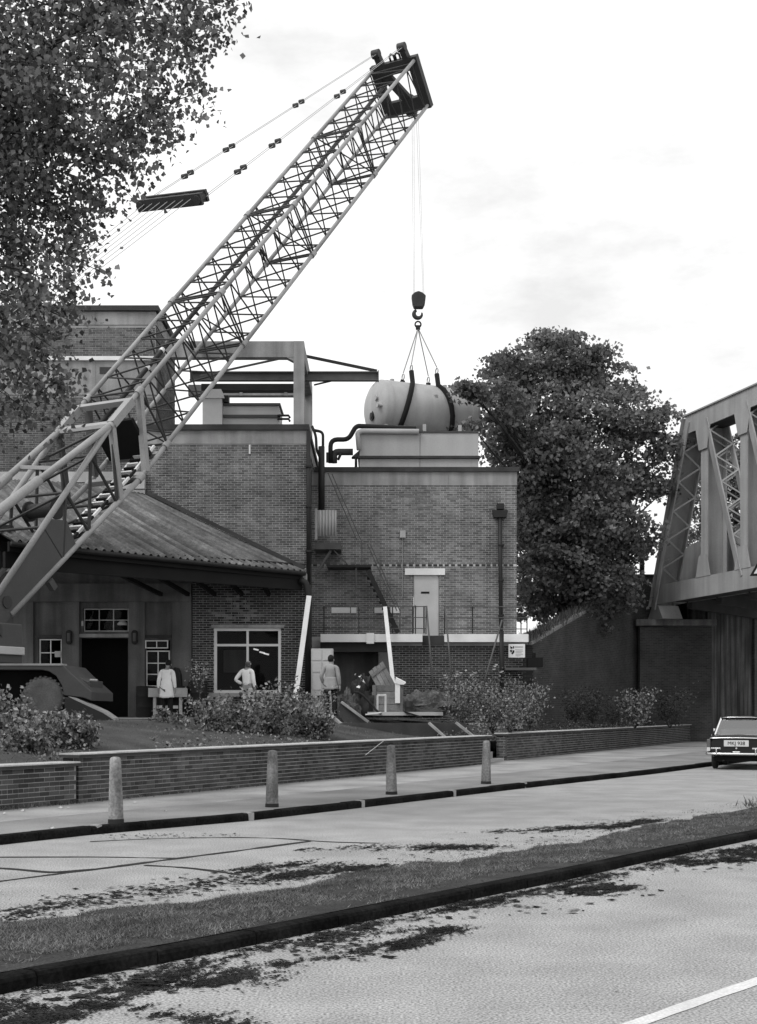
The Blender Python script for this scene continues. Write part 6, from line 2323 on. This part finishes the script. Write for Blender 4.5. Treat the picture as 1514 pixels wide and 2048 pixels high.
# ---- garden shrubs
def shrub(px, base_y, w_px, h_px, Yq, label, leaf='leaf_rose', n=520, size=(.045, .075), flowers=0, stemmed=False, kind='rose_bush', fpos=None):
    s_ = FPX / Yq
    b = at(px, base_y, Yq)
    w_, h_ = w_px / s_ / 2 * 1.12, h_px / s_ * 1.12
    root = thing(kind, b, label, 'bush', 'shrubs on the garden bank')
    st = MB()
    C, S = [], []
    ns = 9 if not stemmed else 6
    tipsl = []
    o_ = b if not stemmed else b + UP * h_ * .55
    if stemmed:
        st.tube([b - UP * .2, o_], .02, 6)
    for k in range(ns):
        a_ = 2 * math.pi * (k + random.random() * .7) / ns
        q = o_ + V((math.cos(a_) * w_ * random.uniform(.45, .95), math.sin(a_) * w_ * random.uniform(.4, .8), (h_ if not stemmed else h_ * .45) * random.uniform(.6, 1.0)))
        pts, rs = limb((b - UP * .1) if not stemmed else o_, q, .012, .004, px + k * 2.1, 5, .12)
        st.tube(pts, rs, 5, caps=False)
        tipsl.append(q)
        for j in range(n // ns):
            t = random.uniform(.18 if not stemmed else .3, 1.05)
            i = min(int(min(t, .999) * 4), 3)
            g = pts[i].lerp(pts[i + 1], min(t * 4 - i, 1.2))
            C.append((g.x + random.gauss(0, w_ * .20), g.y + random.gauss(0, w_ * .22), max(b.z + .03, g.z + random.gauss(0, h_ * .07))))
            S.append(random.uniform(*size))
    st.build('stems', M['bark'], root)
    put_leaves('leaves', C, S, leaf, root, droop=.2, aspect=.72, bias=(0, -.3, .9))
    spots = [at(x, y, Yq - w_ * .5) for x, y in fpos] if fpos else [tipsl[k % ns] + V((random.gauss(0, .05), -.1, random.gauss(.04, .05))) for k in range(flowers)]
    for q in spots:
        m = MB()
        for rI, (cnt, rr, tilt) in enumerate(((5, .055, .5), (5, .036, 1.0), (3, .02, 1.3))):
            for k in range(cnt):
                a_ = 2 * math.pi * k / cnt + rI * .5
                d_ = V((math.cos(a_) * math.cos(tilt), math.sin(a_) * math.cos(tilt), math.sin(tilt)))
                s2 = V((-math.sin(a_), math.cos(a_), 0))
                m.add([q, q + d_ * rr * .7 - s2 * rr * .6, q + d_ * rr * 1.3, q + d_ * rr * .7 + s2 * rr * .6], [(0, 1, 2, 3)])
        m.build('flower', M['petal'], root)
    return root


for a in (
        (18, 1508, 110, 118, 24.2, 'tall pale leaved rose bush at the left edge of the picture'),
        (80, 1508, 105, 84, 25.0, 'dense rose bush in front of the crane wheel'),
        (128, 1505, 90, 70, 24.4, 'low rose bush between the crane wheel and lower garden wall'),
        (165, 1500, 70, 52, 24.6, 'smallest rose bush beside the step in the garden wall'),
        (45, 1516, 110, 70, 23.2, 'low rose bush hanging over the lower left coping'),
        (340, 1488, 80, 62, 31.5, 'rose bush below the white coated man'),
        (425, 1485, 90, 78, 31.0, 'rose bush right of the standard rose stem'),
        (490, 1486, 100, 92, 31.6, 'rose bush in front of the balding man'),
        (550, 1482, 100, 102, 32.2, 'tallest rose bush in front of the large window'),
        (610, 1482, 95, 88, 33.0, 'rose bush at the foot of the leaning white plank'),
        (640, 1476, 60, 52, 32.4, 'small rose bush at the right end of the middle bed')):
    shrub(*a, n=1400 if a[2] > 85 else 900, size=(.055, .12))
shrub(400, 1478, 62, 150, 33.5, 'standard rose on a thin stem before the window pier', n=240, stemmed=True, kind='standard_rose')
shrub(925, 1456, 90, 95, 38.4, 'left white flowered rose bush in front of the undercroft', n=1300, size=(.055, .09), fpos=[(890, 1352), (893, 1357), (915, 1350), (922, 1347), (912, 1354), (945, 1350), (950, 1347), (893, 1392)])
shrub(985, 1460, 110, 100, 38.0, 'middle rose bush with white blooms near the rain pipe', n=1600, size=(.055, .09), fpos=[(990, 1334), (993, 1331), (1005, 1344), (1002, 1346), (988, 1340)])
shrub(1060, 1452, 90, 85, 38.6, 'right hand rose bush beside the far wing wall corner', n=1200, size=(.055, .09))
shrub(1020, 1462, 90, 70, 37.6, 'low front rose bush behind the entrance gap', n=1000, size=(.055, .09))
shrub(1150, 1440, 80, 55, 46, 'dark low bush in front of the wing wall', leaf='leaf_dark', n=900, size=(.06, .1), kind='garden_bush')
shrub(1185, 1442, 70, 62, 47, 'dark bush with upright shoots below the wing wall', leaf='leaf_dark', n=900, size=(.06, .1), kind='garden_bush')
shrub(1270, 1452, 82, 68, 48.5, 'pale leaved bush at the foot of the abutment', n=900, size=(.09, .13), kind='garden_bush')
shrub(1225, 1445, 60, 40, 48.5, 'small dark bush left of the pale leaved bush', leaf='leaf_dark', n=320, size=(.07, .1), kind='garden_bush')
shrub(1340, 1452, 90, 70, 52, 'dark bush in the corner between abutment and far wall', leaf='leaf_dark', n=900, size=(.08, .12), kind='garden_bush')


# ---- grass
def grass(name, P, H, m, label, lean=.35, w=.006):
    n = len(P)
    P = np.asarray(P, dtype=float)
    H = np.asarray(H)[:, None]
    az = rng.uniform(0, 2 * np.pi, n)
    s = np.stack([np.cos(az), np.sin(az), np.zeros(n)], axis=1)
    l_ = rng.normal(size=(n, 3)) * lean
    l_[:, 2] = 1
    tipv = P + l_ * H
    ww = w * (0.6 + H / .08)
    verts = np.stack([P - s * ww, P + s * ww, tipv], axis=1).reshape(-1, 3)
    me = raw_mesh(name, verts, np.arange(n * 3), 3)
    o = bpy.data.objects.new(name, me)
    return finish(o, me, M[m], None, label=label, cat='grass', kind='stuff')


P, H = [], []
nr, nc = len(verge_rows), len(verge_rows[0])
for _ in range(230000):
    i = random.random() ** 1.9 * (nr - 1)
    i = min(int(i), nr - 2)
    u = random.random()
    j = min(int(u * (nc - 1)), nc - 2)
    a = verge_rows[i][j].lerp(verge_rows[i][j + 1], random.random())
    b = verge_rows[i + 1][j].lerp(verge_rows[i + 1][j + 1], random.random())
    p = a.lerp(b, random.random())
    dens = .66 + 1.3 * mnoise.noise(p * 1.3) + .7 * mnoise.noise(p * 4.5)
    dens += .25 * math.sin(math.pi * min(u * 1.1, 1)) - .95 * max(0, 1 - u / .42)
    if random.random() < dens:
        P.append(p)
        H.append(random.uniform(.007, .030))
for _ in range(9000):                                 # stragglers spreading onto the far carriageway
    p = verge_rows[random.randrange(nr)][nc - 1]
    q = p + nW * abs(random.gauss(0, .45)) + V((random.gauss(0, .1), random.gauss(0, .1), 0))
    if mnoise.noise(q * 1.4) + .4 * mnoise.noise(q * 5) > .05:
        P.append(V((q.x, q.y, .004)))
        H.append(random.uniform(.006, .022))
grass('verge_grass', P, H, 'grass', 'short rough grass and weeds growing on the verge between the carriageways', lean=1.0, w=.0048)
P, H = [], []
for _ in range(16000):
    i = random.randrange(len(samp) - 1)
    d_ = .35 + 5.8 * random.random()
    p = samp[i].lerp(samp[i + 1], random.random()) + nW * d_
    if p.y < 20 or p.x < -12:
        continue
    p.z = bank_z(d_, p.y) - .01
    P.append(p)
    H.append(random.uniform(.02, .07))
grass('bank_grass', P, H, 'grass', 'rough grass covering the garden bank behind the brick walls', lean=.6, w=.006)
C, S = [], []
for _ in range(15000):
    i = random.randrange(len(samp) - 1)
    d_ = .4 + 3.6 * random.random() ** 1.3
    p = samp[i].lerp(samp[i + 1], random.random()) + nW * d_
    xq = CX + FPX * p.x / p.y
    k_ = mnoise.noise(p * .55) + .35 * mnoise.noise(p * 2.1)
    if p.y < 20 or 205 < xq < 300 or 672 < xq < 870 or k_ < -.12:
        continue
    C.append((p.x, p.y, bank_z(d_, p.y) + random.random() ** 1.5 * (.10 + .5 * max(k_, 0))))
    S.append(random.uniform(.04, .095))
me = leaf_mesh('ground_cover', np.array(C), np.array(S), droop=.1, aspect=.7, bias=(0, 0, 1.2))
finish(bpy.data.objects.new('ground_cover', me), me, M['leaf_rose'], None, label='low leafy ground cover between the rose bushes on the bank', cat='plants', kind='stuff')
P, H = [], []
for _ in range(5200):
    p = wing_top[random.randrange(len(wing_top))] + V((random.gauss(0, .15), random.gauss(.2, .35), -.1))
    P.append(p)
    H.append(random.uniform(.12, .42))
grass('wing_wall_grass', P, H, 'grass', 'tall dry grass growing along the top of the sloping wing wall', lean=.3, w=.006)
P, H = [], []
for k in range(500):
    t = random.random()
    p = W0.lerp(W1, .35 + .65 * t) if random.random() < .4 else W1.lerp(W2, t * .6)
    p = p - nW * abs(random.gauss(.04, .05))
    p.z = .13
    P.append(p)
    H.append(random.uniform(.03, .10))
for k in range(70):
    p = gr(random.gauss(1500, 10), random.gauss(1612, 5))
    P.append(V((p.x, p.y, .02)))
    H.append(random.uniform(.05, .13))
grass('wall_foot_weeds', P, H, 'grass', 'small weeds sprouting along the foot of the brick garden wall', lean=.6, w=.006)
# litter on the pavement
lit = thing('litter', gr(120, 1622, .13), 'pale crumpled litter lying at the foot of the lower garden wall', 'litter')
for x, y, r_ in ((121, 1617, .045), (46, 1623, .04), (104, 1658, .03), (137, 1616, .02), (270, 1606, .035), (330, 1624, .02), (8, 1628, .03)):
    p = gr(x, y, .135)
    m = MB()
    n = 8
    m.add([p + V((math.cos(t) * r_ * random.uniform(.6, 1.4), math.sin(t) * r_ * random.uniform(.6, 1.4), random.uniform(.0, .03))) for t in np.linspace(0, 2 * math.pi, n, endpoint=False)] + [p + V((0, 0, r_ * .9))], [(i, (i + 1) % n, n) for i in range(n)])
    m.build('scrap', M['cream_paint'], lit)
